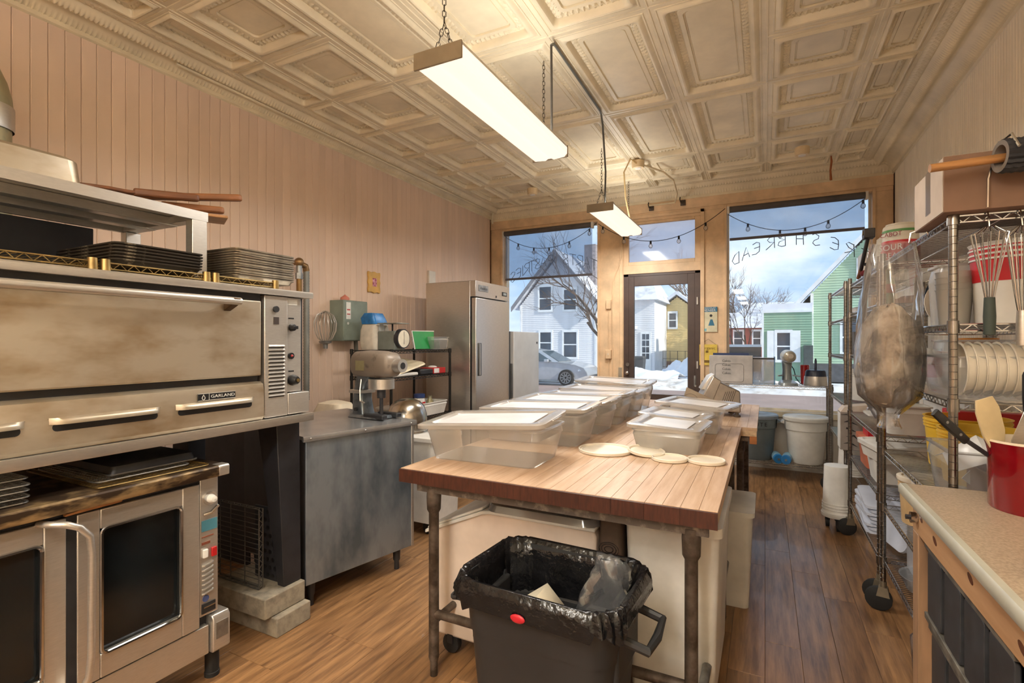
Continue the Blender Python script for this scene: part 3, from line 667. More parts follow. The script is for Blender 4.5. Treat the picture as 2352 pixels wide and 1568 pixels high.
MB().box(-.004, -.001, 1.305, 1.34, .60, .61).box(-.004, -.001, 1.305, 1.355, .63, .634).part('legend', M('red_brown_ink', (130, 70, 50), .5), pc)
for i in range(7): MB().tube([(-.002, 1.306, .395 + i * .0195), (.004, 1.312, .396 + i * .0195), (.004, 1.345, .402 + i * .0195), (-.002, 1.352, .403 + i * .0195)], .0042, 6).part('louver', steel, pc)
MB().cyl((-.004, 1.322, .372), (-.002, 1.322, .372), .014, n=16).part('nsf_mark', M('blue_mark', (70, 84, 130), .4), pc)
MB().box(-.005, .001, 1.305, 1.362, .312, .352).part('breaker', dark, pc); MB().box(0, .004, 1.31, 1.36, .335, .34).part('breaker_bar', chrome, pc)
MB().box(-.05, -.002, .42, 1.335, .135, .256).part('lower_panel', steel, co, .003)
jb = MB().prism([(-.09, .135), (.012, .135), (.02, .145), (.02, .275), (.008, .292), (-.09, .292)], 'y', 1.34, 1.415).part('junction_box', steel, co, .004); MB().box(.02, .0215, 1.352, 1.405, .19, .26).part('data_plate', galv, jb)
for x, y in ((-.06, 1.385), (-.06, .45), (-.75, .45), (-.75, 1.33)): MB().lathe([(.028, .2), (.028, .02), (.03, .018), (.03, 0)], 14, (x, y, 0), cap=True).part('leg', black_rub, co)
# on the oven top
wm = M('cooling_rack_wire', (150, 146, 140), .35, .9)
def rack_mesh(w=.33, d=.45, mat=wm, px=.018):
    m = MB(); m.tube([(p[0], p[1], p[2]) for p in rrect(-d, 0, 0, w, 0, .02, 3)], .003, 5, True)
    for i in range(1, int(d / px)): m.cyl((-d * i / int(d / px), 0, .002), (-d * i / int(d / px), w, .002), .0011, n=4, cap=False)
    for i in range(1, int(w / .05)): m.cyl((0, w * i / int(w / .05), 0), (-d, w * i / int(w / .05), 0), .0016, n=4, cap=False)
    for i in range(1, int(w / px)): m.cyl((0, w * i / int(w / px), .004), (-d, w * i / int(w / px), .004), .0009, n=3, cap=False)
    me = m.mesh('cooling_rack'); me.materials.append(mat); return me
rm = rack_mesh()
for i in range(5): o = bpy.data.objects.new('cooling_rack', rm); COL.objects.link(o); o.location = (-2.12 + .006 * (i % 2), .43, .936 + i * .019); o.rotation_euler = (0, 0, random.uniform(-.03, .03)); tag(o, 'wire cooling rack, ' + nth(i, 5) + ', in the convection oven stack', 'cooling rack', 'cooling racks stacked on the convection oven')
rb = rack_mesh(.40, .55, brass, .02)
o = bpy.data.objects.new('cooling_rack', rb); COL.objects.link(o); o.location = (-2.085, .93, .936); tag(o, 'tarnished wire rack lying flat lowest under the black pan', 'cooling rack')
o = bpy.data.objects.new('cooling_rack', rm); COL.objects.link(o); o.location = (-2.13, .945, .946); tag(o, 'silver wire rack lying flat directly beneath the black pan', 'cooling rack')
bp_ = T('roasting_pan', 'black upturned roasting pan on wire racks over the convection oven', 'pan', (-2.42, 1.16, .953))
MB().loft([rrect(-.28, .26, -.155, .155, 0, .012), rrect(-.275, .255, -.15, .15, .032, .02), rrect(-.265, .245, -.14, .14, .036, .02)], False, True).part('body', pan_k if False else M('pan_black', (46, 46, 48), .5, .3, .15, 9), bp_)
MB().tube([(p[0], p[1], .003) for p in rrect(-.285, .265, -.16, .16, 0, .014)], .004, 6, True).part('rim', M('worn_rim', (120, 118, 114), .4, .8), bp_)
sp_ = MB(); sp_.loft([[(0, .83 - .83, 0), (.014, 0, 0), (.016, .005, .008), (.002, 0, .01)], [(0, .08, .004), (.016, .085, .003), (.018, .08, .013), (.002, .085, .014)], [(.002, .17, .002), (.014, .165, .004), (.016, .17, .014), (.004, .172, .012)]])
sp_.one('wood_shim', M('split_wood', (170, 120, 74), .7, 0, .15, 12, .2, (10, 1, 10)), 'splintered wooden shim wedged above the convection oven doors', 'wood shim', loc=(-2.094, .835, .868))
# behind the oven leg
wsl = loose_shelf((-2.29, 1.715, .202), .40, .34, M('grey_wire', (104, 100, 94), .5, .6, .1), 'grey wire shelf standing on edge on the concrete block', rot=(0, R_(0), 0), collars=False)
wsl.rotation_euler = (R_(90), 0, 0); wsl.location = (-2.275, 1.70, .206)
MB().box(-3.56, -2.98, 2.16, 2.168, 0, 1.02).one('sheet_metal_panel', darkmetal, 'dark sheet metal panel standing behind the oven between wall and steel table', 'panel', bevel=.002)
pf = T('perforated_tray', 'black perforated tray standing on edge behind the wire shelf', 'tray', (-2.44, 1.80, .202))
MB().box(0, .24, 0, .008, 0, .38).part('sheet', darkmetal, pf, .002)
hm = MB().cyl((0, -.0015, 0), (0, 0, 0), .012, n=12).mesh('hole'); hm.materials.append(label_blk)
for i in range(6):
    for j in range(9): inst('hole', hm, pf, (.025 + i * .038 + (.019 if j % 2 else 0), 0, .025 + j * .041))

# ================================================================== STEEL WORK TABLE AND MIXER
stt = T('steel_work_table', 'boxed steel work table with riveted edge beside the oven leg', 'table', (-2.20, 1.925, 0), R_(-13.4))
MB().prism([(-.80, .925), (-.004, .925), (0, .915), (.012, .915), (.014, .93), (.010, .945), (-.80, .952)], 'y', -.02, .745).part('top', M('table_top_steel', (204, 206, 208), .26, .85, .05, 6), stt)
MB().box(-.012, 0, 0, .72, .14, .925).part('front_panel', steel_blue, stt, .002); MB().box(-.78, -.012, 0, .012, .14, .925).part('side_panel', darkmetal, stt)
MB().box(-.78, -.012, .708, .72, .14, .925).part('side_panel', steel_blue, stt); MB().box(-.004, .006, .708, .726, .14, .93).part('corner_strip', steel, stt, .002)
MB().box(-.78, -.012, .012, .708, .14, .16).part('bottom_panel', darkmetal, stt)
for y in (.02, .36, .70): MB().ball((.013, y, .93), .006, n=8, m=6).part('rivet', chrome, stt)
for x, y in ((-.06, .06), (-.06, .64), (-.72, .06), (-.72, .64)): MB().lathe([(.024, .14), (.022, .06), (.016, .05), (.016, 0)], 14, (x, y, 0), cap=True).part('leg', darkmetal, stt)
mx = T('stand_mixer', 'old grey planetary bench mixer with chipped paint on the steel table', 'mixer', (-2.36, 2.60, .952), R_(-6))
mg = M('mixer_grey', (128, 116, 104), .45, .2, 0, 16, .05, col2=(96, 84, 74), c2pos=(.56, .72)); mgs = M('mixer_steel', (128, 136, 142), .35, .8, 0, 12, .05, col2=(84, 92, 100), c2pos=(.45, .65))
def oval(x, hw, z0, z1, n=20):
    c = (z0 + z1) / 2; h = (z1 - z0) / 2; out = []
    for i in range(n):
        t = 2 * PI * i / n; a, b = math.cos(t), math.sin(t); out.append((x, hw * math.copysign(abs(a) ** .6, a), c + h * math.copysign(abs(b) ** .6, b)))
    return out
MB().loft([oval(-.135, .03, .30, .39), oval(-.13, .06, .275, .42), oval(-.10, .078, .262, .435), oval(0, .083, .258, .442), oval(.12, .083, .262, .440), oval(.20, .078, .27, .428), oval(.235, .05, .29, .40), oval(.24, .02, .31, .38)]).part('head', mg, mx, smooth=50)
MB().box(-.05, .03, -.0875, -.084, .31, .375).part('name_plate', M('old_plate', (176, 168, 130), .4, .6), mx)
k = MB().cyl((.21, 0, .345), (.295, 0, .345), .043, n=20).part('hub', steel, mx); MB().cyl((.292, 0, .345), (.2965, 0, .345), .022, n=16).part('hub_socket', dark, k)
k = MB().cyl((.10, 0, .19), (.10, 0, .255), .085, n=28).part('planetary', steel, mx); MB().cyl((.10, 0, .13), (.10, 0, .20), .028, n=16).cyl((.10, 0, -.0), (.10, 0, .14), .012, n=10).part('shaft', darkmetal, k)
col = []
for z, x0, x1, w in ((0, -.13, -.01, .06), (.04, -.13, -.02, .055), (.12, -.13, -.035, .05), (.18, -.12, -.03, .05), (.22, -.10, .0, .055), (.27, -.08, .06, .06)): col.append(rrect(x0, x1, -w, w, z, .02))
MB().loft(col).part('column', mgs, mx); MB().box(-.145, -.025, -.065, .065, .155, .178).part('bowl_slide', steel, mx, .004)
MB().loft([rrect(-.14, .16, -.09, .09, 0, .03), rrect(-.13, .15, -.08, .08, .018, .03)]).part('base', mgs, mx); MB().box(.02, .20, -.085, -.04, .0, .03).box(.02, .20, .04, .085, 0, .03).part('foot', dark, mx, .006)
MB().tube([(-.03, -.055, .25), (-.02, -.075, .18), (.0, -.09, .11), (.05, -.10, .105)], .005, 6).part('bowl_guard', steel, mx)
MB().cyl((-.07, -.06, .05), (-.07, -.075, .05), .012, n=10).part('latch', dark, mx)

ib = T('ingredient_bin', 'white rolling ingredient bin with sloped lid behind the steel table', 'ingredient bin', (-2.52, 3.28, 0))
MB().loft([rrect(-.26, .30, -.19, .19, .09, .03), rrect(-.28, .32, -.20, .20, .70, .03)]).part('body', white_pl, ib)
MB().loft([rrect(-.29, .33, -.21, .21, .70, .03), rrect(-.29, .33, -.21, .21, .728, .03), rrect(-.26, .30, -.18, .18, .735, .03)]).part('lid', white_pl, ib)
for x, y in ((-.2, -.14), (.24, -.14), (-.2, .14), (.24, .14)): MB().cyl((x, y - .015, .045), (x, y + .015, .045), .045, n=16).box(x - .015, x + .015, y - .018, y + .018, .045, .095).part('caster', black_rub, ib)
bw = T('mixing_bowl', 'shiny steel mixing bowl turned upside down on the ingredient bin', 'bowl', (-2.57, 3.25, .737))
MB().lathe([(.001, .262), (.05, .258), (.10, .238), (.135, .20), (.155, .14), (.163, .07), (.166, .012), (.174, .01), (.176, .003), (.174, 0), (.16, .002)], 36).part('shell', M('bowl_steel', (196, 190, 180), .2, 1, .06, 4), bw)
MB().box(.155, .19, -.02, .02, .03, .05).part('ear', steel, bw, .003)

o = T('rice_sack', 'beige sack top showing just behind the steel table', 'sack', (-3.12, 3.02, 0)); MB().loft([rrect(-.16, .16, -.12, .12, 0, .05), rrect(-.18, .18, -.14, .14, .4, .06), rrect(-.17, .17, -.13, .13, .85, .06), rrect(-.12, .12, -.09, .09, .955, .05), rrect(-.05, .05, -.04, .04, .975, .03)]).part('sack', M('beige_sack', (222, 208, 184), .8, 0, .05, 6, .2), o)

# ================================================================== LEFT WALL THINGS
eb = T('electrical_box', 'grey-green electrical disconnect box with lever on the left wall', 'electrical box', (XL, 3.42, 0))
egr = M('switchgear_green', (134, 146, 136), .5, .1, .06, 5)
MB().box(0, .17, 0, .31, 1.46, 1.835).part('body', egr, eb, .004); MB().box(.168, .176, .005, .305, 1.465, 1.83).part('door', egr, eb, .004)
MB().box(.176, .1775, .03, .085, 1.66, 1.815).part('notice', label_wht, eb); MB().box(.1772, .178, .038, .078, 1.70, 1.71).box(.1772, .178, .038, .078, 1.74, 1.752).part('notice_print', M('red_ink', (180, 60, 60), .5), eb)
MB().tube([(.06, .31, 1.66), (.07, .335, 1.66), (.09, .345, 1.72), (.10, .345, 1.78)], [.016, .016, .02, .012], 8).part('lever', darkmetal, eb); MB().cyl((.178, .05, 1.62), (.18, .05, 1.62), .012, n=12).part('seal', white_pl, eb)
MB().tube([(.06, .27, 1.46), (.06, .28, 1.3), (.05, .30, .9)], .02, 10).part('conduit', greyc, eb)
MB().lathe([(.001, .06), (.012, .05), (.04, .03), (.042, 0), (.001, 0)], 14, (.07, .12, 1.836)).part('ornament', M('pink_wax', (206, 128, 110), .6), eb)
wk = T('wire_whip', 'large mixer wire whip hanging upside down on the left wall', 'whisk', (XL + .09, 3.285, 0))
m = MB()
for k in range(9):
    a = PI * k / 9; m.tube([(math.cos(a) * r * .7, math.sin(a) * r, z) for r, z in ((.03, 1.45), (.07, 1.48), (.105, 1.55), (.112, 1.62), (.08, 1.69), (.02, 1.725), (-.02, 1.725), (-.08, 1.69), (-.112, 1.62), (-.105, 1.55), (-.07, 1.48), (-.03, 1.45))], .0028, 5)
m.part('wires', steel, wk); MB().lathe([(.001, 1.39), (.02, 1.39), (.022, 1.43), (.05, 1.44), (.055, 1.455), (.04, 1.46), (.001, 1.46)], 16).part('hub', galv, wk)
MB().tube([(-.09, 0, 1.70), (-.02, 0, 1.71), (0, 0, 1.722)], .004, 5).part('hook', darkmetal, wk)
pfm = T('picture_frame', 'small yellow wavy-edged picture frame on the left wall', 'picture frame', (XL, 4.0, 2.06))
ol = []
for i in range(48):
    t = 2 * PI * i / 48; c, s_ = math.cos(t), math.sin(t); rr = 1 / max(abs(c) / .085, abs(s_) / .105); rr *= 1 + .05 * math.cos(8 * t); ol.append((c * rr, s_ * rr))
MB().prism(ol, 'x', 0, .02).part('frame', M('frame_yellow', (220, 176, 96), .5), pfm, .003)
MB().box(.02, .022, -.03, .03, -.042, .042).part('photo', M('flower_print', (150, 40, 70), .4, 0, 0, 40, col2=(230, 170, 190), c2pos=(.4, .6)), pfm)
gp = T('gas_valve', 'tarnished brass gas valve and flexible hose on the left wall', 'gas valve', (XL, 2.95, 0))
MB().cyl((0, 0, 2.11), (.015, 0, 2.11), .055, n=20).part('flange', galv, gp); MB().cyl((.01, 0, 2.11), (.17, 0, 2.11), .022, n=12).ball((.15, 0, 2.11), .038).part('elbow', M('aged_brass', (150, 120, 84), .4, .8), gp)
MB().cyl((.15, 0, 2.08), (.15, 0, 1.98), .024, n=14).cyl((.15, 0, 2.02), (.15, 0, 1.97), .03, n=6).part('union', galv, gp); MB().cyl((.15, 0, 1.98), (.15, 0, 1.6), .022, n=12).part('pipe', M('aged_brass2', (150, 116, 70), .5, .7), gp)
MB().tube([(.12, .04, 2.10), (.12, .09, 2.09), (.12, .10, 2.05)], .027, 10).part('hose_elbow', MATS['aged_brass'], gp)
MB().lathe([(.024 + .0025 * (i % 2), 2.05 - i * .012) for i in range(92)], 12, (.12, .10, 0)).part('flex_hose', M('flex_grey', (140, 142, 138), .5, .4), gp)

# ================================================================== BLACK WIRE RACK BY THE FRIDGE
def shelf_unit(name, lab, loc, w, d, heights, h, mat, pmat, casters=False, group=None, ztop=.03, pr=.0125, notch=False):
    """local: x 0..-d (front at x=0) , y 0..w"""
    r = T(name, lab, 'wire shelving', loc, 0, group)
    a, b = wire_shelf(w, d); am, bm_ = a.mesh('shelf_rail'), b.mesh('wire_deck'); am.materials.append(mat); bm_.materials.append(mat)
    for z in heights: o = inst('shelf', am, r, (0, 0, z)); inst('wire_deck', bm_, o)
    z0 = .13 if casters else 0
    prof = [(.001, z0), (pr, z0)]
    if notch:
        z = z0 + .025
        while z < h - .03: prof += [(pr, z - .001), (pr - .0014, z), (pr, z + .001)]; z += .0254
    prof += [(pr, h), (.001, h + .002)]
    pm_ = MB().lathe(prof, 12).mesh('post'); pm_.materials.append(pmat)
    cm_ = MB().lathe([(pr, -.03), (pr + .0045, -.03), (pr + .0035, .012), (pr, .014)], 12).mesh('collar'); cm_.materials.append(pmat)
    if casters:
        cb = MB().prism([(-.03, .08), (.03, .08), (.02, .13), (-.02, .13)], 'x', -.022, .022).cyl((0, 0, .12), (0, 0, .16), .016).mesh('caster_fork'); cb.materials.append(M('caster_zinc', (140, 130, 112), .45, .7))
        cw = MB().lathe([(.001, -.016), (.05, -.016), (.062, -.012), (.062, .012), (.05, .016), (.001, .016)], 22, (-.0, 0.02, .062), 'x').mesh('caster_wheel'); cw.materials.append(black_rub)
    for x in (0, -d):
        for y in (0, w):
            p = inst('post', pm_, r, (x, y, 0))
            for z in heights: inst('collar', cm_, p, (0, 0, z))
            if casters: f = inst('caster', cb, r, (x, y, 0), (0, 0, R_(random.uniform(58, 100)))); inst('wheel', cw, f)
    return r
blk = M('black_wire', (40, 38, 36), .4, .5)
shelf_unit('wire_rack', 'black wire rack between the mixer and the tall steel fridge', (-2.86, 3.40, 0), .90, .45, (.30, .745, 1.135, 1.372), 1.385, blk, blk)
cl_tub = clear('milky_tub', (242, 240, 236), .27, .2, white=(226, 222, 216), gl=.05, transl=.35)
cl_box = clear('clear_tub', (240, 242, 244), .26, .18, white=(226, 228, 230), gl=.05, transl=.35)
cl_bag = clear('clear_bag', (244, 246, 248), .10, .10, white=(230, 232, 236), gl=.10, transl=.3)
def tub(name, lab, loc, w, d, h, mat, rot=0, group=None, cat='tub', taper=.86, r=.03, rim=.012, ribs=False):
    o = T(name, lab, cat, loc, rot, group); a, b = w / 2, d / 2; k = taper
    MB().loft([rrect(-a * k + .003, a * k - .003, -b * k + .003, b * k - .003, .004, r), rrect(-a * k, a * k, -b * k, b * k, 0.0, r), rrect(-a * (k + .10), a * (k + .10), -b * (k + .10), b * (k + .10), h * .74, r), rrect(-a * (k + .115), a * (k + .115), -b * (k + .115), b * (k + .115), h * .75, r), rrect(-a + rim, a - rim, -b + rim, b - rim, h, r)], True, False).part('body', mat, o)
    MB().loft([rrect(-a + rim, a - rim, -b + rim, b - rim, h - .004, r), rrect(-a, a, -b, b, h - .006, r + .004), rrect(-a, a, -b, b, h + .002, r + .004), rrect(-a + rim, a - rim, -b + rim, b - rim, h + .002, r)], False, False).part('rim', mat, o)
    return o
z = 1.378
fb = T('flour_bag', 'white paper flour sack with blue plastic top on black rack', 'flour sack', (-3.235, 3.62, z))
rg = [rrect(-.09, .09, -.10, .10, 0, .03), rrect(-.10, .10, -.115, .115, .08, .04), rrect(-.095, .095, -.11, .11, .18, .04), rrect(-.08, .08, -.09, .09, .24, .03)]
MB().loft(rg).part('sack', M('paper_white', (214, 206, 192), .8, 0, .06, 8, .2), fb); MB().loft([rrect(-.085, .085, -.10, .10, .235, .03), rrect(-.09, .08, -.11, .07, .29, .03), rrect(-.05, .06, -.10, .05, .335, .02)]).part('blue_top', M('blue_plastic', (40, 120, 190), .35, 0, .2, 9, .4), fb)
MB().cyl((.103, -.03, .2), (.1045, -.03, .2), .04, n=18).part('seal', label_wht, fb); text('BREAD\nFLOUR', .03, label_blk, fb, (.1045, .06, .06), RXP)
sc = T('dial_scale', 'kitchen scale with round white dial and flat pan on black rack', 'scale', (-3.0, 3.62, z))
MB().box(-.13, .06, -.08, .06, 0, .17).part('body', M('scale_grey', (120, 126, 120), .5), sc, .006); k = MB().cyl((.055, .0, .10), (.10, .0, .10), .088, n=28).part('dial_case', darkmetal, sc)
MB().cyl((.10, 0, .10), (.102, 0, .10), .078, n=28).part('dial', M('dial_ivory', (236, 228, 206), .4), k); MB().box(.1025, .1035, -.002, .002, .05, .165).part('needle', label_blk, k)
MB().cyl((-.03, 0, .17), (-.03, 0, .235), .008).part('stem', darkmetal, sc); MB().box(-.13, .09, -.09, .09, .235, .243).part('platform', M('scale_pan', (176, 180, 168), .35, .7), sc, .002)
gt = T('green_tray', 'bright green rectangular tray leaning on the black rack', 'tray', (-2.92, 3.80, z + .003), (0, R_(-12), 0))
MB().loft([rrect(0, .014, 0, .30, 0, .006), rrect(0, .014, 0, .34, .17, .006)]).part('panel', M('green_plastic', (16, 140, 62), .4), gt)
MB().tube([(.008, -.005, 0), (.008, -.005, .172), (.008, .345, .176)], .006, 6).part('edge', white_pl, gt)
t1 = tub('clear_bin', 'clear plastic bin of small jars on black rack top by the fridge', (-3.0, 4.16, z), .28, .30, .12, cl_box, cat='bin')
for x, y, c in ((-.06, -.06, (120, 140, 110)), (.03, -.07, (190, 120, 80)), (.05, .04, (130, 150, 130)), (-.04, .06, (150, 150, 120))):
    MB().lathe([(.001, 0), (.03, 0), (.03, .06), (.02, .07), (.001, .07)], 12, (-3.0 + x, 4.16 + y, z + .005)).one('spice_jar', M('jar_%d' % c[0] + str(c[1]), c, .4), 'small %s jar inside the clear bin on the black rack' % {120: 'green', 190: 'orange', 130: 'pale green', 150: 'olive'}[c[0]], 'jar', 'jars in the clear bin')
z = 1.141
cb_ = MB().loft([rrect(-.16, .16, -.20, .20, 0, .05), rrect(-.15, .15, -.19, .19, .012, .05)]).one('cutting_board', M('ivory_board', (226, 214, 184), .5), 'ivory rounded plastic board tilted on the middle black shelf', 'board', loc=(-3.02, 3.72, z + .085), rot=(R_(12), R_(8), 0))
MB().box(-.12, .12, -.18, .18, 0, .03).one('white_case', white_pl, 'flat white case under the ivory board on black rack', 'case', bevel=.01, loc=(-2.995, 3.62, z))
MB().box(-.09, .09, -.10, .10, 0, .05).one('black_case', dark, 'small black case on the middle shelf of the black rack', 'case', bevel=.008, loc=(-2.97, 3.94, z))
rc = T('red_box', 'red and white box on the middle shelf of the black rack', 'box', (-2.96, 4.14, z)); MB().box(-.08, .08, -.09, .11, 0, .055).part('body', M('box_red', (196, 44, 44), .5), rc, .003); MB().box(.08, .0815, -.085, .0, .006, .05).part('panel', label_wht, rc); MB().ball((0, 0, .06), .03, (1.6, 1.4, .5)).part('wrap', white_pl, rc)
z = .751
wt = tub('white_tub', 'white plastic bus tub on the low black shelf', (-3.0, 4.05, z), .32, .40, .12, white_pl, cat='tub')
jr = T('mayo_jar', 'white jar with blue lid standing in the white tub', 'jar', (-3.0, 3.98, z + .01)); MB().lathe([(.001, 0), (.05, 0), (.052, .13), (.045, .15), (.001, .15)], 20).part('body', white_pl, jr); MB().lathe([(.001, .15), (.054, .15), (.054, .185), (.001, .188)], 20).part('lid', M('lid_blue', (44, 62, 110), .4), jr); MB().box(.05, .0535, -.02, .025, .03, .11).part('label', MATS['box_red'], jr)
gb = MB().lathe([(.001, 0), (.035, 0), (.037, .10), (.02, .125), (.018, .15), (.022, .155), (.001, .155)], 14).one('glass_bottle', clear('amber_clear', (230, 224, 190), .25, .1, white=(214, 206, 170)), 'small clear bottle in the white tub on black rack', 'bottle', loc=(-2.99, 4.14, z + .01))
st = T('steel_basin', 'shallow steel basin on the low black shelf', 'basin', (-3.0, 3.62, z)); MB().lathe([(.001, 0), (.13, .0), (.165, .10), (.175, .104), (.172, .108), (.16, .104), (.128, .006), (.001, .006)], 28).part('shell', steel, st)
MB().lathe([(.001, .12), (.10, .115), (.17, .109), (.001, .108)], 24).part('cover', steel, st)
mug = T('measuring_cup', 'white plastic cup with handle on the low black shelf', 'cup', (-2.90, 3.80, z)); MB().lathe([(.001, 0), (.035, 0), (.045, .09), (.041, .09), (.032, .005), (.001, .005)], 18).part('body', white_pl, mug); MB().tube([(.04, 0, .075), (.075, 0, .07), (.07, 0, .025), (.037, 0, .02)], .006, 6).part('handle', white_pl, mug)
for i, y in enumerate((3.55, 3.95)): MB().loft([rrect(-.15, .15, -.16, .16, 0, .03), rrect(-.17, .17, -.18, .18, .28, .03)]).one('storage_tub', offwhite, ('off-white storage tub on lowest black shelf by the ingredient bin', 'off-white storage tub on lowest black shelf by the fridge')[i], 'tub', loc=(-3.06, y, .306))

# ================================================================== FRIDGES
fg = T('reach_in_fridge', 'tall stainless reach-in fridge with one door', 'fridge', (-2.64, 4.44, 0))
fs = M('fridge_steel', (200, 196, 190), .30, .88, .02, 20, .01, (1, 1, 8))
MB().box(-.62, -.065, 0, .76, .14, 2.08).part('body', fs, fg, .006); MB().box(-.065, 0, .0, .76, 1.915, 2.08).part('header_panel', fs, fg, .004)
dr = MB().box(-.055, 0, .008, .752, .20, 1.905).part('door', fs, fg, .006); MB().box(-.065, -.055, .0, .76, .16, 1.915).part('gasket', dark, fg)
MB().box(0, .012, .05, .105, 1.10, 1.44).part('handle_recess', M('handle_grey', (104, 106, 108), .4, .5), dr, .004); MB().box(.012, .016, .06, .072, 1.11, 1.43).part('handle_lip', steel, dr)
MB().box(0, .004, .06, .26, 1.975, 2.04).part('badge', galv, fg, .002); text('Avantco', .045, M('badge_ink', (70, 76, 84), .4), fg, (.005, .16, 2.008), RXP)
k = MB().box(0, .006, .58, .69, 1.965, 2.01).part('thermostat', label_blk, fg, .002); MB().box(.006, .007, .60, .67, 1.975, 2.0).part('display', M('display_grey', (150, 158, 160), .3), k)
MB().cyl((0, .44, 1.945), (.004, .44, 1.945), .012, n=12).part('lock', darkmetal, dr)
for x, y in ((-.57, .06), (-.57, .70), (-.11, .06), (-.11, .70)): MB().cyl((x, y, 0), (x, y, .14), .03).part('leg', darkmetal, fg)
f2 = T('upright_freezer', 'shorter pale grey upright freezer between steel fridge and left window', 'freezer', (-2.60, 5.235, 0))
fw = M('freezer_grey', (188, 190, 192), .42, .2, .03, 3)
MB().box(-.62, -.06, 0, .73, .05, 1.575).part('body', fw, f2, .006); dr = MB().box(-.052, 0, .004, .726, .12, 1.57).part('door', fw, f2, .006); MB().box(-.06, -.052, .0, .73, .08, 1.572).part('gasket', M('gasket_grey', (90, 94, 100), .6), f2)
MB().cyl((0, .66, 1.44), (.006, .66, 1.44), .014, n=12).part('lock', darkmetal, dr); MB().box(-.045, -.012, -.012, .004, .80, 1.20).part('handle', MATS['handle_grey'], dr, .004)
for x, y in ((-.56, .08), (-.56, .66), (-.1, .08), (-.1, .66)): MB().cyl((x, y, 0), (x, y, .06), .03).part('foot', black_rub, f2)

# ================================================================== BUTCHER BLOCK TABLES
maple = M('maple_stave', (176, 141, 108), .42, 0, 0, 3, .03, (10, 1, 4), col2=(206, 178, 152), c2pos=(.3, .7), rnd=.06, detail=6)
maple_edge = M('maple_edge', (206, 176, 140), .5, 0, .08, 6, 0, (6, 1, 6))
endgrain = M('oxblood_edge', (58, 29, 20), .5, 0, 0, 9, .06, (14, 1, 2), col2=(80, 42, 29), c2pos=(.35, .7), rnd=.1)
iron = M('pitted_iron', (92, 82, 74), .6, .5, 0, 26, .2, col2=(140, 126, 112), c2pos=(.5, .7))
def butcher(name, lab, x0, x1, y0, y1, z0, z1, lanes, legs, front=True):
    t = T(name, lab, 'table', (x0, y0, 0)); W_, L = x1 - x0, y1 - y0; sw = W_ / lanes; cache = {}
    f = .012 if front else 0
    MB().box(.004, W_ - .004, f, L - .004, z0, z1 - .022).part('core', maple_edge, t)
    for i in range(lanes):
        y = f; k = 0
        while y < L - .01:
            l = random.choice((.42, .55, .7, .9)) if k else random.choice((.25, .4, .6)); k += 1
            if L - y - l < .2: l = L - y
            key = round(l, 2)
            if key not in cache:
                e = .0003; me = MB().loft([[(e, e, 0), (sw - e, e, 0), (sw - e, l - e, 0), (e, l - e, 0)], [(e, e, .021), (sw - e, e, .021), (sw - e, l - e, .021), (e, l - e, .021)], [(e + .0008, e + .0008, .022), (sw - e - .0008, e + .0008, .022), (sw - e - .0008, l - e - .0008, .022), (e + .0008, l - e - .0008, .022)]], False).mesh('stave', 0); me.materials.append(maple); cache[key] = me
            inst('stave', cache[key], t, (i * sw, y, z1 - .022)); y += l
    if front:
        n = lanes // 2; em = MB().box(.0004, W_ / n - .0004, 0, f, z0, z1 - .002).mesh('edge_block', 0); em.materials.append(endgrain)
        for i in range(n): inst('edge_block', em, t, (i * W_ / n, 0, 0))
    for q in ((.075, W_ - .03, .03, .045), (.075, W_ - .03, L - .06, L - .045), (W_ - .06, W_ - .045, .045, L - .06), (.075, .09, .045, L - .06)): MB().box(*q, z0 - .038, z0).part('apron', iron, t)
    for x, y in legs:
        g = MB().lathe([(.030, z0 - .02), (.032, z0 - .06), (.030, z0 - .115), (.022, z0 - .13), (.0225, .09), (.024, .085), (.017, .06), (.016, 0.0)], 18, (x - x0, y - y0, 0), cap=True).part('leg', rusty, t)
    return t
bt = butcher('butcher_block_table', 'long butcher block work table with dark red front edge on pipe legs', -1.437, -.137, 1.76, 3.60, .838, .895, 22, [(-1.29, 1.815), (-.225, 1.815), (-1.29, 2.72), (-.195, 2.72), (-1.29, 3.5), (-.195, 3.5)])
MB().tube([(1.242, .055, .235), (1.245, 1.74, .235)], .017, 10).part('side_rail', galv, bt); MB().tube([(.147, .055, .27), (1.212, .055, .27)], .019, 10).part('front_rail', rusty, bt)
MB().tube([(.147, .055, .235), (.147, 1.74, .235)], .017, 10).part('side_rail', rusty, bt)
bt2 = butcher('butcher_block_table', 'second butcher block table standing end-on behind, carrying the tilted steel machine', -1.30, -.045, 3.612, 4.95, .838, .895, 21, [(-1.22, 3.72), (-.15, 3.72), (-1.22, 4.85), (-.15, 4.85)], False)
MB().box(-.09 + 1.30, 1.253, -.006, .0, .79, .84).part('corner_block', M('orange_wood', (186, 116, 60), .5, 0, .12, 6, 0, (1, 8, 8)), bt2, .002)

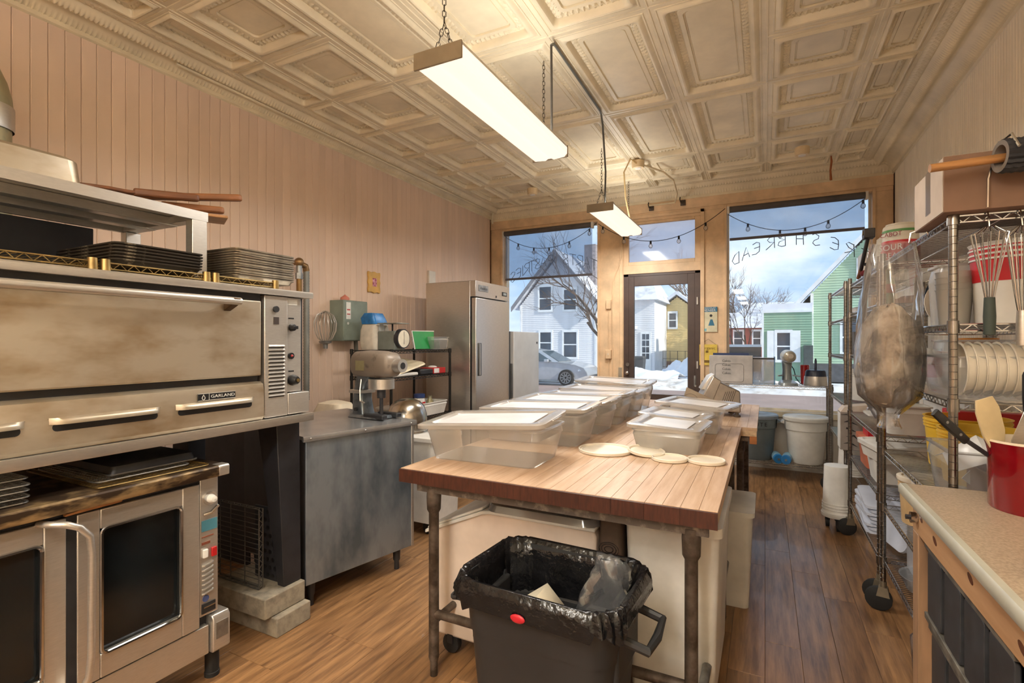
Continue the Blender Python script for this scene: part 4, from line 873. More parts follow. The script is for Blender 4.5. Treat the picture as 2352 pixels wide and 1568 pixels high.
# ---- storage boxes with tilted lids, left row
lidm = clear('milky_lid', (238, 234, 230), .50, .22, white=(214, 208, 200), gl=.05, transl=.3)
lidpan = M('lid_panel_white', (214, 213, 214), .25, 0, .03, 4)
def lid(name, lab, loc, w, d, rot, group, inner=True):
    o = T(name, lab, 'lid', loc, rot, group); a, b = w / 2, d / 2
    MB().loft([rrect(-a, a, -b, b, -.012, .045), rrect(-a, a, -b, b, .004, .045), rrect(-a + .012, a - .012, -b + .012, b - .012, .008, .04), rrect(-a + .05, a - .05, -b + .05, b - .05, .006, .035), rrect(-a + .06, a - .06, -b + .06, b - .06, -.004, .03)], False, True).part('tray', lidm, o)
    MB().loft([rrect(-a + .075, a - .075, -b + .07, b - .07, -.0015, .02), rrect(-a + .075, a - .075, -b + .07, b - .07, .001, .02)]).part('panel', lidpan, o)
    for s in (-1, 1): MB().box(s * (a - .004) - .012, s * (a - .004) + .012, -.06, .06, -.006, .002).part('clip', lidm, o, .003)
    return o
zt = .8955
rowY = [2.15, 2.67, 3.08, 3.47, 3.86, 4.25]; names = ['nearest, at the table front edge', 'second from the front edge', 'third from the front edge', 'fourth from the front edge', 'fifth from the front edge', 'farthest, nearest the door']
lidrot = [(R_(3), R_(-3.5), R_(4)), (R_(1), R_(-2), R_(2)), (R_(2), R_(-1), R_(-3)), (R_(-1), R_(-2), R_(2)), (R_(1), R_(1), R_(-2)), (R_(2), R_(1.5), R_(1))]
for i, y in enumerate(rowY):
    x = -1.165 + (.0, .01, .012, .02, .03, .02)[i]; h = .165 if i < 5 else .20
    tub('storage_box', 'clear plastic storage box in left row on the table, ' + names[i], (x, y, zt), .60, .36, h, cl_tub, R_((1.5, 1, -2, 1, -1, 1)[i]), 'clear boxes in the left row', 'storage box', r=.035)
    lid('box_lid', 'clear lid resting askew on the left-row box ' + names[i], (x + .012, y - .02 + (0 if i else -.03), zt + h + .028), .63, .39, lidrot[i], 'lids on the left row')
# right row: three smaller white boxes
sm_t = clear('white_tub_body', (238, 236, 232), .46, .25, white=(228, 224, 216), gl=.04, transl=.3)
for i, (x, y, w, d, h, lab, la) in enumerate(((-.445, 2.74, .34, .33, .112, 'small milky box in right row beside the round lids', 'grey lid on the small milky box nearest the round lids'),
        (-.46, 3.06, .34, .29, .118, 'small milky box in right row, middle one', 'grey lid on the middle box of the right row'), (-.41, 3.385, .36, .32, .150, 'tall milky box in right row nearest the steel machine', 'grey lid on the tall box nearest the steel machine'))):
    tub('storage_box', lab, (x, y, zt), w, d, h, sm_t, R_((0, 2, -3)[i]), 'milky boxes in the right row', 'storage box', r=.03)
    lid('box_lid', la, (x + (0, 0, .03)[i], y - .01, zt + h + .02), w + .03 + (.06 if i == 2 else 0), d + .03, [(R_(2), R_(2), R_(-6)), (R_(1), R_(3), R_(-10)), (R_(1), R_(2.5), R_(-14))][i], 'lids on the right row')
for x, y, r0, dz, lab in ((-.725, 2.505, .135, 0, 'largest round cream lid lying on the butcher block'), (-.525, 2.53, .09, .008, 'round cream lid tilted against the largest lid'), (-.402, 2.455, .082, 0, 'round cream lid lying between the tilted lid and the last lid'), (-.243, 2.485, .084, 0, 'round cream lid lying nearest the right table edge')):
    o = T('container_lid', lab, 'lid', (x, y, zt + dz), (R_(3) if dz else 0, R_(5) if dz else 0, 0), 'round cream lids on the table')
    MB().lathe([(.001, 0), (r0 - .004, 0), (r0, .003), (r0, .014), (r0 - .003, .016), (r0 - .008, .014), (r0 - .01, .007), (.001, .006)], 40).part('cap', cream_lid, o)
    MB().lathe([(r0 * .84, .0062), (r0 * .86, .0085), (r0 * .88, .0062)], 40).part('ring', cream_lid, o)
# ---- tilted dough moulder
dmr = T('dough_moulder', 'tilted stainless dough moulder machine on the far table', 'dough machine', (-.37, 4.16, zt), R_(12))
mst = M('moulder_steel', (180, 174, 166), .36, .9, .05, 8)
MB().loft([[(-.02, -.13, .05), (.19, -.13, .03), (.185, -.13, .19), (.03, -.13, .265), (-.01, -.13, .25)], [(-.02, .15, .05), (.19, .15, .03), (.185, .15, .19), (.03, .15, .265), (-.01, .15, .25)]]).part('motor_box', mst, dmr, .01)
MB().loft([[(-.13, -.135, .05), (-.04, -.135, .02), (.055, -.135, .265), (-.0, -.135, .30)], [(-.13, .155, .05), (-.04, .155, .02), (.055, .155, .265), (-.0, .155, .30)]]).part('roller_housing', mst, dmr, .006)
MB().loft([[(-.08, -.05, .19), (-.02, -.05, .29), (.02, -.05, .31), (-.02, -.05, .19)], [(-.08, .14, .19), (-.02, .14, .29), (.02, .14, .31), (-.02, .14, .19)]]).part('hopper', steel, dmr, .004)
MB().loft([[(-.22, -.14, .11), (-.06, -.14, .03), (-.02, -.14, .135), (-.19, -.14, .215)], [(-.22, -.13, .11), (-.06, -.13, .03), (-.02, -.13, .135), (-.19, -.13, .215)]]).part('scale_plate', M('plate_grey', (178, 166, 150), .4, .7), dmr, .002)
m = MB(); m.tube([(-.165 + .055 * math.sin(t), -.142, .115 + .05 * math.cos(t)) for t in [k * .22 - 1 for k in range(12)]], .0012, 4); m.tube([(-.13, -.142, .13), (-.10, -.142, .10), (-.085, -.142, .08)], .003, 5); m.part('pointer', label_blk, dmr)
for i in range(6): MB().box(0, .003, 0, .001, 0, .09).part('vent_slot', dark, dmr, loc=(.055 + i * .014, -.1315, .10 + .002 * i), rot=(0, R_(18), 0))
for x, y in ((.165, -.11), (.165, .13), (-.05, -.1), (-.05, .12)): MB().lathe([(.001, 0), (.026, 0), (.026, .012), (.012, .02), (.012, .05), (.001, .05)], 14, (x, y, 0)).part('foot', black_rub if x < 0 else rusty, dmr)
MB().tube([(-.1, .16, .2), (-.1, .2, .2), (-.1, .2, .28)], .008, 6).part('handle', galv, dmr)
MB().tube([(.05, -.02, .04), (.0, -.12, .004), (.02, -.26, .004), (-.08, -.26, .004), (-.12, -.20, .004)], .005, 6).part('power_cord', cordm, dmr)

# ================================================================== UNDER THE TABLE
wbin = M('bin_white', (222, 206, 192), .5, 0, .05, 3)
ba = T('ingredient_bin', 'white rolling ingredient bin with clear sliding lid under the table front', 'ingredient bin', (-1.43, 1.97, 0))
MB().prism([(.05, .08), (.80, .08), (.82, .66), (.80, .70), (.34, .70), (.30, .695), (.0, .565), (.0, .50)], 'y', 0, .52).part('body', wbin, ba, .012)
MB().prism([(-.012, .545), (.30, .678), (.34, .685), (.82, .685), (.82, .70), (.335, .70), (.295, .694), (-.012, .562)], 'y', -.014, .535).part('rim', white_pl, ba, .004)
MB().loft([[(.0, -.01, .566), (.30, -.01, .698), (.30, .53, .698), (.0, .53, .566)], [(.0, -.01, .578), (.30, -.01, .712), (.30, .53, .712), (.0, .53, .578)]]).part('front_lid', white_pl, ba, .006)
MB().loft([rrect(.31, .83, -.02, .54, .70, .06), rrect(.32, .82, -.01, .53, .728, .06), rrect(.35, .79, .02, .50, .732, .05)], False, True).part('sliding_lid', clear('smoky_lid', (200, 200, 200), .5, .12, white=(150, 148, 146), gl=.05), ba)
for x, y in ((.12, .02), (.12, .5), (.72, .02), (.72, .5)):
    MB().lathe([(.001, -.016), (.042, -.016), (.045, -.01), (.045, .01), (.042, .016), (.001, .016)], 20, (x, y, .046), 'y').part('caster_wheel', black_rub, ba); MB().box(x - .014, x + .014, y - .022, y + .022, .05, .09).part('caster_fork', darkmetal, ba)
bb = T('ingredient_bin', 'white upright ingredient bin behind the right front table leg', 'ingredient bin', (-.50, 2.0, 0))
MB().loft([rrect(.02, .33, .02, .60, .08, .03), rrect(0, .35, 0, .62, .73, .03)]).part('body', white_pl, bb)
MB().loft([rrect(-.01, .36, -.01, .63, .725, .03), rrect(-.01, .36, -.01, .63, .76, .03), rrect(.02, .33, .02, .60, .765, .03)]).part('lid', white_pl, bb)
for x, y in ((.07, .08), (.28, .08), (.07, .54), (.28, .54)): MB().cyl((x - .014, y, .042), (x + .014, y, .042), .042, n=16).box(x - .018, x + .018, y - .014, y + .014, .045, .085).part('caster', black_rub, bb)
fs_ = T('flour_sack', 'dark brown paper flour sack with round emblem between the two bins', 'flour sack', (-.56, 2.09, .0))
MB().loft([rrect(-.045, .045, -.10, .10, .0, .02), rrect(-.05, .05, -.11, .11, .4, .03), rrect(-.042, .045, -.10, .10, .74, .02)]).part('sack', M('sack_brown', (86, 70, 58), .8, 0, .1, 6, .2), fs_)
m = MB(); [m.tube([(.0 + r_ * math.cos(t), -.1085, .62 + r_ * .7 * math.sin(t)) for t in [k * PI / 8 for k in range(16)]], .0012, 4, True) for r_ in (.04, .03, .018)]; m.part('emblem', label_blk, fs_)
b3 = T('bus_box', 'white lidded box stored low beneath the right table edge', 'box', (-.36, 3.02, 0)); MB().loft([rrect(0, .28, 0, .40, .0, .03), rrect(-.01, .30, -.01, .42, .50, .03)]).part('body', white_pl, b3); MB().loft([rrect(-.02, .31, -.02, .43, .50, .03), rrect(-.02, .31, -.02, .43, .525, .03)]).part('lid', white_pl, b3)
# ---- rubbish bin
tr = T('rubbish_bin', 'large charcoal rectangular rubbish bin with loop handles before the table', 'rubbish bin', (-.62, 1.545, 0), R_(-2))
rub = M('bin_charcoal', (40, 41, 43), .5, 0, .08, 5)
MB().loft([rrect(-.20, .20, -.135, .135, 0, .06, 6), rrect(-.215, .215, -.15, .15, .30, .065, 6), rrect(-.225, .225, -.16, .16, .52, .07, 6), rrect(-.245, .245, -.178, .178, .53, .075, 6), rrect(-.255, .255, -.187, .187, .66, .08, 6), rrect(-.268, .268, -.198, .198, .665, .085, 6), rrect(-.27, .27, -.20, .20, .69, .085, 6), rrect(-.255, .255, -.185, .185, .69, .08, 6), rrect(-.20, .20, -.14, .14, .03, .06, 6)], True, True).part('body', rub, tr)
for s in (-1, 1):
    MB().tube([(s * .235, -.10, .60), (s * .33, -.095, .58), (s * .335, 0, .575), (s * .33, .095, .58), (s * .235, .10, .60)], .014, 8).part('handle', rub, tr); MB().box(min(s * .22, s * .25), max(s * .22, s * .25), -.11, .11, .46, .60).part('handle_boss', rub, tr, .01)
bagm = M('bin_liner', (20, 20, 22), .22, 0, .2, 20, .8, bscale=26)
rng = random.Random(3); rings = []
for a, b, z, am in ((-.285, -.215, .635, .008), (-.284, -.214, .655, .008), (-.282, -.212, .68, .007), (-.272, -.203, .706, .004), (-.258, -.19, .704, .003), (-.245, -.178, .66, .006), (-.235, -.17, .55, .008), (-.225, -.16, .42, .008), (-.2, -.13, .34, .006)):
    ring = []
    for i, p in enumerate(rrect(a, -a, b, -b, z, .085, 14)):
        j = am * math.sin(i * 2.1 + z * 20) + rng.uniform(-am, am) * .6; l = math.hypot(p[0], p[1]); ring.append((p[0] * (1 + j / l), p[1] * (1 + j / l), p[2] + rng.uniform(-am, am) * .8 + (.012 * math.sin(i * .55) if z < .64 and z > .63 else 0)))
    rings.append(ring)
lin_ = MB().loft(rings, False, True).part('liner', bagm, tr, smooth=70)
MB().ball((0, 0, 0), .022, (1.1, .25, .6)).part('red_tag', M('tag_red', (190, 34, 48), .4), lin_, loc=(-.02, -.218, .640))
pp = MB(); pp.sheet([[(-.10, -.06, .0), (.0, -.07, .02), (.09, -.05, .0)], [(-.09, .01, .06), (.0, .0, .10), (.10, .02, .03)], [(-.07, .08, .03), (.01, .09, .12), (.09, .08, .05)]]); pp.sheet([[(0, -.05, -.005), (.1, -.05, .01), (.16, -.03, .0)], [(.02, .05, .02), (.1, .05, .04), (.17, .06, .01)]])
o = pp.one('waste_paper', M('kraft_paper', (206, 196, 172), .8, 0, .05, 6), 'crumpled beige paper lying inside the rubbish bin', 'paper', loc=(-.68, 1.52, .50)); o.modifiers.new('solid', 'SOLIDIFY').thickness = .0015
cr = random.Random(9); rings = []
for k in range(9):
    t = k / 8; rr = .10 * (1 - .75 * t) + .015; cx, cz = .02 + .05 * math.sin(t * 2.6), .28 * t; ring = []
    for i in range(16): a = 2 * PI * i / 16; q = rr * (1 + .28 * math.sin(3 * a + k) * (.4 + t) + cr.uniform(-.1, .1)); ring.append((cx + q * math.cos(a), .6 * q * math.sin(a), cz + cr.uniform(-.008, .008)))
    rings.append(ring)
MB().loft(rings, False, False).one('plastic_bag', cl_bag, 'crumpled clear plastic bag sticking up from the rubbish bin', 'plastic bag', loc=(-.53, 1.56, .49), rot=(0, R_(8), R_(20)), smooth=55)

# ================================================================== RIGHT: CHROME SHELVING
RXF = .57
shelf_unit('wire_shelving', 'chrome wire shelving unit nearest, hung with whisks', (RXF + .45, 2.20, 0), 1.135, .45, (.28, .57, .87, 1.244, 1.509, 1.875), 1.925, chrome, pole_chrome, True, 'chrome shelving along the right wall', notch=True, pr=.0135)
shelf_unit('wire_shelving', 'chrome wire shelving unit in the middle of the right wall', (RXF + .45, 3.425, 0), 1.10, .45, (.25, .60, .925, 1.353, 1.66, 1.875), 1.925, chrome, pole_chrome, True, 'chrome shelving along the right wall', notch=True, pr=.0135)
shelf_unit('wire_shelving', 'chrome wire shelving unit farthest, by the right window', (RXF + .45, 4.75, 0), 1.08, .45, (.25, .62, .95, 1.33, 1.64, 1.90), 1.93, chrome, pole_chrome, True, 'chrome shelving along the right wall', notch=True, pr=.0135)
ws = shelf_unit('window_rack', 'low two-tier chrome wire rack below the right window', (-.62, 5.98, 0), 1.22, .40, (.175, .985), 1.02, M('dim_chrome', (140, 134, 124), .3, .9), pole_chrome, True, None)
ws.rotation_euler = (0, 0, -PI / 2)
def lathe_thing(name, lab, cat, loc, parts, rot=0, group=None, n=28):
    o = T(name, lab, cat, loc, rot, group)
    for nm, prof, mat in parts: MB().lathe(prof, n).part(nm, mat, o)
    return o
red = M('label_red', (190, 26, 36), .4); yel = M('yellow_plastic', (226, 170, 40), .4, 0, .04, 5); orange = M('orange_cap', (206, 130, 30), .4); tan = M('tan_plastic', (206, 174, 128), .45)
def bucket(name, lab, loc, r, h, mat, lidmat=None, label=None, rings=True, group=None, inv=False, cat='bucket', n=30):
    o = T(name, lab, cat, loc, 0, group); prof = [(.001, 0), (r * .86, 0), (r * .87, .004)]
    if rings:
        for f in (.80, .86, .92): q = r * (.87 + .12 * f); prof += [(q, h * f - .004), (q + .005, h * f - .003), (q + .005, h * f + .003), (q, h * f + .004)]
    prof += [(r * .985, h * .97), (r, h * .975), (r + .004, h)]
    if not lidmat: prof += [(r - .006, h), (r * .85, .01), (.001, .01)]
    if inv: prof = [(a, h - z) for a, z in prof]
    MB().lathe(prof, n).part('body', mat, o)
    if lidmat: MB().lathe([(r + .006, h - .016), (r + .008, h - .01), (r + .008, h + .004), (r + .002, h + .007), (r - .012, h + .006), (r - .016, h), (.001, h)], n).part('lid', lidmat, o)
    if label: MB().lathe([(r * (.87 + .12 * label[0]) + .0012, h * label[0]), (r * (.87 + .12 * label[1]) + .0012, h * label[1])], n).part('label', label[2], o)
    return o
cardb = M('cardboard', (132, 102, 84), .8, 0, .05, 3); card_l = M('cardboard_pale', (206, 192, 178), .7, 0, .05, 3)
# top shelf, near unit
zt5 = 1.879
bx = T('cardboard_box', 'large taped cardboard box on top of nearest shelving', 'box', (.53, 2.14, zt5))
MB().box(0, .52, 0, .36, 0, .185).part('carton', cardb, bx, .002); MB().box(-.002, 0, .005, .355, .003, .182).part('end_flap', card_l, bx); MB().box(-.0035, -.002, .14, .20, .03, .185).part('tape', cl_bag, bx)
ft = T('fluted_tube', 'black fluted paper baking cups nested into a tube with a wooden dowel', 'baking cups', (.645, 2.06, 2.02), (0, 0, R_(8)))
pr = []
for k in range(60): pr.append((.046 + .004 * (k % 2), k * .011))
rings = []
for r0, xx in pr: rings.append([(xx, (r0 + .003 * math.cos(18 * t)) * math.cos(t), (r0 + .003 * math.cos(18 * t)) * math.sin(t)) for t in [2 * PI * i / 72 for i in range(72)]])
MB().loft(rings, False, False).part('cups', M('black_paper', (38, 38, 44), .6), ft); MB().lathe([(.048, 0), (.034, .0), (.03, .01), (.03, .4), (.001, .4)], 30, axis='x').part('inner_cup', M('grey_paper', (120, 112, 104), .7), ft)
MB().tube([(-.17, .02, -.012), (.5, .0, .028)], .0135, 10).part('dowel', M('dowel_wood', (170, 122, 74), .5, 0, .08, 8, 0, (1, 8, 8)), ft)
MB().tube([(.0, .065, -.14), (.0, .062, -.05), (.02, .05, .055), (.02, -.02, .06), (.02, -.055, .01)], .004, 6).part('hanger', chrome, ft)
# hanging utensils on the near end rail
def whisk(x, hl, R0, mat, lab, zt=1.855, L=.26, n=7):
    o = T('whisk', lab, 'whisk', (x, 2.172, zt), 0, 'whisks hung on the shelving end'); m = MB()
    for k in range(n):
        a = PI * k / n; c, s_ = math.cos(a), math.sin(a); m.tube([(c * r, s_ * r, z) for r, z in ((.010, -L - .01), (.02, -L * .78), (R0 * .8, -L * .42), (R0, -L * .2), (R0 * .8, -.02 - .03), (R0 * .3, -.03), (-R0 * .3, -.03), (-R0 * .8, -.05), (-R0, -L * .2), (-R0 * .8, -L * .42), (-.02, -L * .78), (-.010, -L - .01))], .0016, 5)
    m.part('wires', chrome, o); MB().lathe([(.001, -L - hl), (.015, -L - hl + .004), (.0165, -L - hl * .5), (.014, -L), (.001, -L + .002)], 14).part('handle', mat, o)
    MB().tube([(0, .0, -.03), (.0, .006, .0), (0, .018, .03), (0, .03, .035), (0, .036, .02)], .0028, 6).part('hook', chrome, o)
whisk(.655, .125, .047, M('dark_green_tape', (54, 64, 58), .6), 'wire whisk with dark taped handle hung on shelving end')
whisk(.735, .115, .040, steel, 'wire whisk with plain steel handle hung on shelving end', 1.85, .30, 8)
la = T('ladle', 'steel ladle hung beside the whisks on shelving end', 'ladle', (.80, 2.172, 1.86)); MB().box(-.009, .009, -.0015, .0015, -.20, .0).part('handle', steel, la, .001); MB().tube([(0, 0, 0), (0, .02, .03), (0, .036, .015)], .003, 6).part('hook', chrome, la)
MB().lathe([(.001, -.03), (.025, -.026), (.038, -.012), (.042, 0), (.040, 0), (.036, -.01), (.001, -.027)], 20, (0, -.03, -.20)).part('bowl', steel, la)
# bag of rags
rg = T('rag_bag', 'clear plastic bag of brown rags hung from the shelf front', 'bag', (.455, 2.52, 0))
rr = random.Random(4); m = MB()
lump = M('brown_rag', (178, 160, 138), .9, 0, 0, 11, 1.0, col2=(104, 88, 72), c2pos=(.42, .62))
rings = []
for z, w, d in ((1.19, .03, .03), (1.21, .075, .07), (1.27, .105, .09), (1.36, .118, .10), (1.45, .112, .095), (1.53, .085, .08), (1.58, .05, .05), (1.60, .01, .01)):
    rings.append([((d * (1 + .16 * math.sin(5 * t + z * 31) + rr.uniform(-.12, .12))) * math.cos(t), .02 + (w * (1 + .16 * math.sin(4 * t - z * 23) + rr.uniform(-.12, .12))) * math.sin(t), z + rr.uniform(-.012, .012)) for t in [2 * PI * i / 26 for i in range(26)]])
MB().loft(rings).part('rags', lump, rg, smooth=50)
rings = []
for z, w, d in ((1.10, .055, .04), (1.125, .06, .03), (1.15, .045, .03), (1.18, .06, .055), (1.23, .12, .10), (1.32, .138, .115), (1.42, .138, .115), (1.52, .13, .105), (1.62, .11, .10), (1.72, .09, .09), (1.80, .06, .078), (1.845, .02, .07)):
    sh = .06 * max(0, (z - 1.5)) / .35
    rings.append([(d * (1 + .07 * math.sin(11 * t + z * 9) + rr.uniform(-.04, .04)) * math.cos(t), .02 - sh + w * (1 + .05 * math.sin(9 * t + z * 14) + rr.uniform(-.03, .03)) * math.sin(t), z) for t in [2 * PI * i / 48 for i in range(48)]])
MB().loft(rings, False, False).part('bag', cl_bag, rg, smooth=60); MB().tube([(.115, -.03, 1.87), (.10, -.03, 1.895), (.06, -.03, 1.88), (.055, -.03, 1.84), (.08, -.03, 1.83)], .003, 6).part('hook', chrome, rg)
# near unit, shelf at 1.509: big tubs with red labels
zs = 1.513
bucket('yogurt_bucket', 'big white bucket with red label behind the dark-handled whisk', (.80, 2.42, zs), .125, .29, white_pl, None, (.52, .95, red), group='red-label buckets')
bucket('yogurt_bucket', 'big white bucket with red label behind the ladle', (.93, 2.70, zs), .12, .33, white_pl, white_pl, (.45, .9, red), group='red-label buckets')
tub('plastic_tub', 'slim milky tub standing beside the nearest chrome post', (.68, 2.62, zs), .14, .18, .24, sm_t)
MB().lathe([(.001, 0), (.10, .0), (.105, .01), (.001, .012)], 28).one('container_lid', cream_lid, 'round cream lid standing on edge behind the rag bag', 'lid', loc=(.72, 2.86, zs + .104), rot=(R_(84), 0, R_(25)))
MB().lathe([(.001, 0), (.115, .0), (.12, .01), (.001, .012)], 28).one('container_lid', M('navy_lid', (34, 50, 66), .5), 'dark blue round lid standing behind the cream lid', 'lid', loc=(.74, 2.90, zs + .122), rot=(R_(84), 0, R_(25)))
for i in range(4): lathe_thing('deli_cup', 'clear deli cup beside the nearest chrome post, ' + nth(i, 4) + ' of its stack', 'cup', (.64, 2.46, zs + i * .022), [('body', [(.001, 0), (.045, 0), (.055, .13), (.058, .134), (.053, .134), (.043, .004), (.001, .004)], sm_t)], group='stacked deli cups', n=20)
# shelf at 1.244: clear bins, nested white bowls lying on side
zs = 1.248
tub('clear_bin', 'wide clear bin on shelf behind the black-handled spatula', (.79, 2.50, zs), .42, .44, .15, cl_box, cat='bin'); tub('clear_bin', 'tall clear bin at the back of that shelf near the wall', (.86, 2.92, zs), .30, .34, .21, cl_box, cat='bin')
for i in range(7):
    o = T('paper_bowl', 'white bowl nested on its side in the clear bin, ' + ('rim showing' if i == 0 else ORD[i] + ' from the rim'), 'bowl', (.73 + i * .026, 2.36, zs + .105), (0, R_(-90), 0), 'nested white bowls lying on their side')
    MB().lathe([(.001, 0), (.055, 0), (.075, .03), (.094, .10), (.098, .102), (.098, .105), (.090, .104), (.07, .033), (.05, .006), (.001, .006)], 26).part('bowl', offwhite, o)
lathe_thing('mustard_jug', 'orange-yellow tin behind the nearest post under the whisks', 'tin', (.92, 3.19, zs), [('body', [(.001, 0), (.075, 0), (.075, .22), (.001, .222)], orange)]); lathe_thing('sauce_tin', 'red and white tin beside the orange tin', 'tin', (.72, 3.14, zs), [('body', [(.001, 0), (.05, 0), (.05, .17), (.001, .172)], label_wht), ('band', [(.0508, .03), (.0508, .13)], red)])
# shelf at .87: yellow buckets, clear bin
zs = .874
yl = M('yellow_bucket', (232, 190, 60), .4, 0, .04, 4)
bucket('yellow_bucket', 'yellow bucket without lid, the rear one of two', (.83, 3.02, zs), .155, .23, yl, None, rings=True, group='yellow buckets'); bucket('yellow_bucket', 'yellow bucket without lid, the nearer of two', (.80, 2.70, zs), .15, .22, yl, None, rings=True, group='yellow buckets')
MB().box(-.14, .14, -.08, .08, 0, .24).one('sour_cream_box', red, 'red carton behind the yellow buckets', 'box', bevel=.004, loc=(.95, 3.22, zs))
cbn = tub('clear_bin', 'large scratched clear bin full of packaging behind the laminate counter', (.76, 2.36, zs), .40, .30, .20, cl_box, cat='bin', r=.02)
pk = MB(); pk.sheet([[(-.1, -.1, 0), (0, -.11, .05), (.1, -.1, 0)], [(-.1, 0, .05), (0, .02, .12), (.12, 0, .05)], [(-.1, .1, .02), (0, .1, .06), (.1, .1, .0)]]); o = pk.one('packing_plastic', M('film_white', (226, 228, 230), .3, 0, .05, 9), 'crumpled white packing film inside the scratched clear bin', 'packing film', loc=(.68, 2.36, zs + .12)); o.modifiers.new('solid', 'SOLIDIFY').thickness = .002
MB().box(-.05, .05, -.04, .04, 0, .21).one('small_carton', cardb, 'small brown carton standing in the scratched clear bin', 'carton', loc=(.80, 2.40, zs + .02), rot=(0, 0, R_(20)), bevel=.002)
MB().box(-.06, .06, -.002, .002, 0, .2).one('paper_card', label_wht, 'white paper card sticking out of the scratched clear bin', 'card', loc=(.70, 2.44, zs + .03), rot=(0, R_(40), R_(10)))
MB().box(-.12, .12, -.12, .12, 0, .12).one('brown_carton', cardb, 'flat brown carton inside the clear bin bottom', 'carton', loc=(.80, 2.355, zs + .006), bevel=.003)
# shelves below
bucket('lidded_tub', 'beige round tub with cream lid on shelf left of the counter corner', (.68, 3.06, .574), .095, .22, tan, cream_lid, cat='tub'); bucket('lidded_tub', 'stacked round cream tub beneath the counter corner', (.68, 2.80, .574), .09, .25, offwhite, cream_lid, cat='tub')
bucket('lidded_tub', 'white round tub with lid behind the counter leg, upper shelf', (.70, 2.50, .574), .09, .24, white_pl, white_pl, cat='tub')
MB().rbox(-.16, .16, -.22, .22, 0, .22, .03).one('grey_bin', M('grey_bin', (170, 172, 178), .5), 'pale grey box on the low shelf behind the casters', 'box', loc=(.82, 3.08, .284))
o = lathe_thing('deli_bowl', 'clear round deli bowl on the lowest near shelf', 'bowl', (.70, 2.98, .284), [('body', [(.001, 0), (.10, 0), (.125, .06), (.13, .064), (.122, .062), (.097, .004), (.001, .004)], cl_box)])
for i in range(5): bucket('white_tub', 'white tub behind the counter leg, ' + nth(i, 5) + ' of its stack', (.68, 2.66, .284 + i * .035), .085, .13, white_pl, None, rings=False, group='stacked white tubs on the lowest shelf', cat='tub', n=22)
# middle unit, top shelf
sc_ = T('sour_cream_tub', 'upturned sour cream tub with red label on middle shelving top', 'tub', (.70, 3.62, zt5)); r0, h = .095, .25
MB().lathe([(.001, h), (.07, h), (.072, h - .008), (.08, h - .012), (r0 * .88, h - .02), (r0 * .97, .02), (r0 + .004, .016), (r0 + .004, 0), (.001, 0)], 30).part('body', offwhite, sc_); MB().lathe([(r0 * .965 + .0015, .035), (r0 * .925 + .0015, .15)], 30).part('red_band', red, sc_)
def wrap_text(body, size, mat, par, r, z, ang, dy=0):
    text(body, size, mat, par, (r * math.cos(ang), r * math.sin(ang), z), (PI / 2, 0, ang + PI / 2))
wrap_text('SOUR', .048, label_wht, sc_, r0 + .004, .108, R_(232)); wrap_text('CREAM', .042, label_wht, sc_, r0 + .004, .062, R_(232)); wrap_text('CABOT', .034, M('ink_maroon', (140, 30, 40), .5), sc_, r0 + .001, .182, R_(232))
MB().lathe([(r0 * .9 + .002, .20), (r0 * .89 + .002, .213)], 30).part('green_band', M('hill_green', (90, 150, 80), .5), sc_)
jg = T('vinegar_jug', 'white plastic jug with handle beside the sour cream tub', 'jug', (.68, 3.86, zt5)); MB().loft([rrect(-.06, .06, -.08, .08, 0, .03), rrect(-.062, .062, -.082, .082, .16, .03), rrect(-.04, .04, -.055, .055, .22, .025), rrect(-.02, .02, -.02, .02, .245, .018), rrect(-.02, .02, -.02, .02, .265, .018)]).part('body', offwhite, jg); MB().tube([(-.02, .07, .15), (-.03, .10, .17), (-.03, .08, .22), (-.01, .04, .23)], .012, 8).part('handle', offwhite, jg)
cl_ = T('cherry_pitter', 'black metal clamp arm with wooden handle leaning over the shelf front', 'clamp tool', (.60, 3.95, zt5)); MB().prism([(-.03, .24), (.05, .24), (.06, .27), (.04, .31), (-.03, .30)], 'x', -.03, .03).part('head', dark, cl_, .004); MB().cyl((-.035, 0, .275), (-.03, 0, .275), .014, n=12).part('rivet', brass, cl_)
MB().tube([(0, .02, .26), (-.01, .06, .18), (-.02, .10, .10), (-.02, .16, .06)], .012, 8).part('arm', dark, cl_); MB().tube([(-.02, .16, .06), (-.025, .23, .01)], .013, 8).part('grip', M('grip_wood', (120, 74, 46), .5), cl_)
MB().tube([(-.02, .12, .09), (.03, .08, .08), (.06, .02, .06), (.06, 0, .0)], .01, 8).part('stand', dark, cl_)
MB().rbox(-.09, .09, -.10, .10, 0, .10, .02).one('white_tub', white_pl, 'white box at far end of middle shelving top', 'tub', loc=(.72, 4.22, zt5)); MB().ball((0, 0, .03), .05, (1.2, .9, .6)).one('red_cloth', M('maroon_cloth', (120, 34, 40), .9, 0, .2, 9, .4), 'folded maroon cloth beside the white box on shelving top', 'cloth', loc=(.63, 4.10, zt5))
MB().box(-.08, .08, -.13, .13, 0, .045).one('metal_tin', M('tin_brown', (120, 100, 84), .4, .5), 'flat brown tin under the white box on shelving top', 'tin', loc=(.80, 4.42, zt5), bevel=.006)
tb = T('toothpick_tube', 'green and red printed squeeze bottle hung at the middle unit', 'bottle', (.62, 3.50, 1.664)); MB().lathe([(.001, 0), (.03, 0), (.034, .12), (.02, .15), (.012, .19), (.001, .19)], 16).part('body', M('green_bottle', (70, 110, 84), .4), tb); MB().lathe([(.0335, .06), (.035, .11)], 16).part('band', M('plum_band', (120, 40, 60), .5), tb)
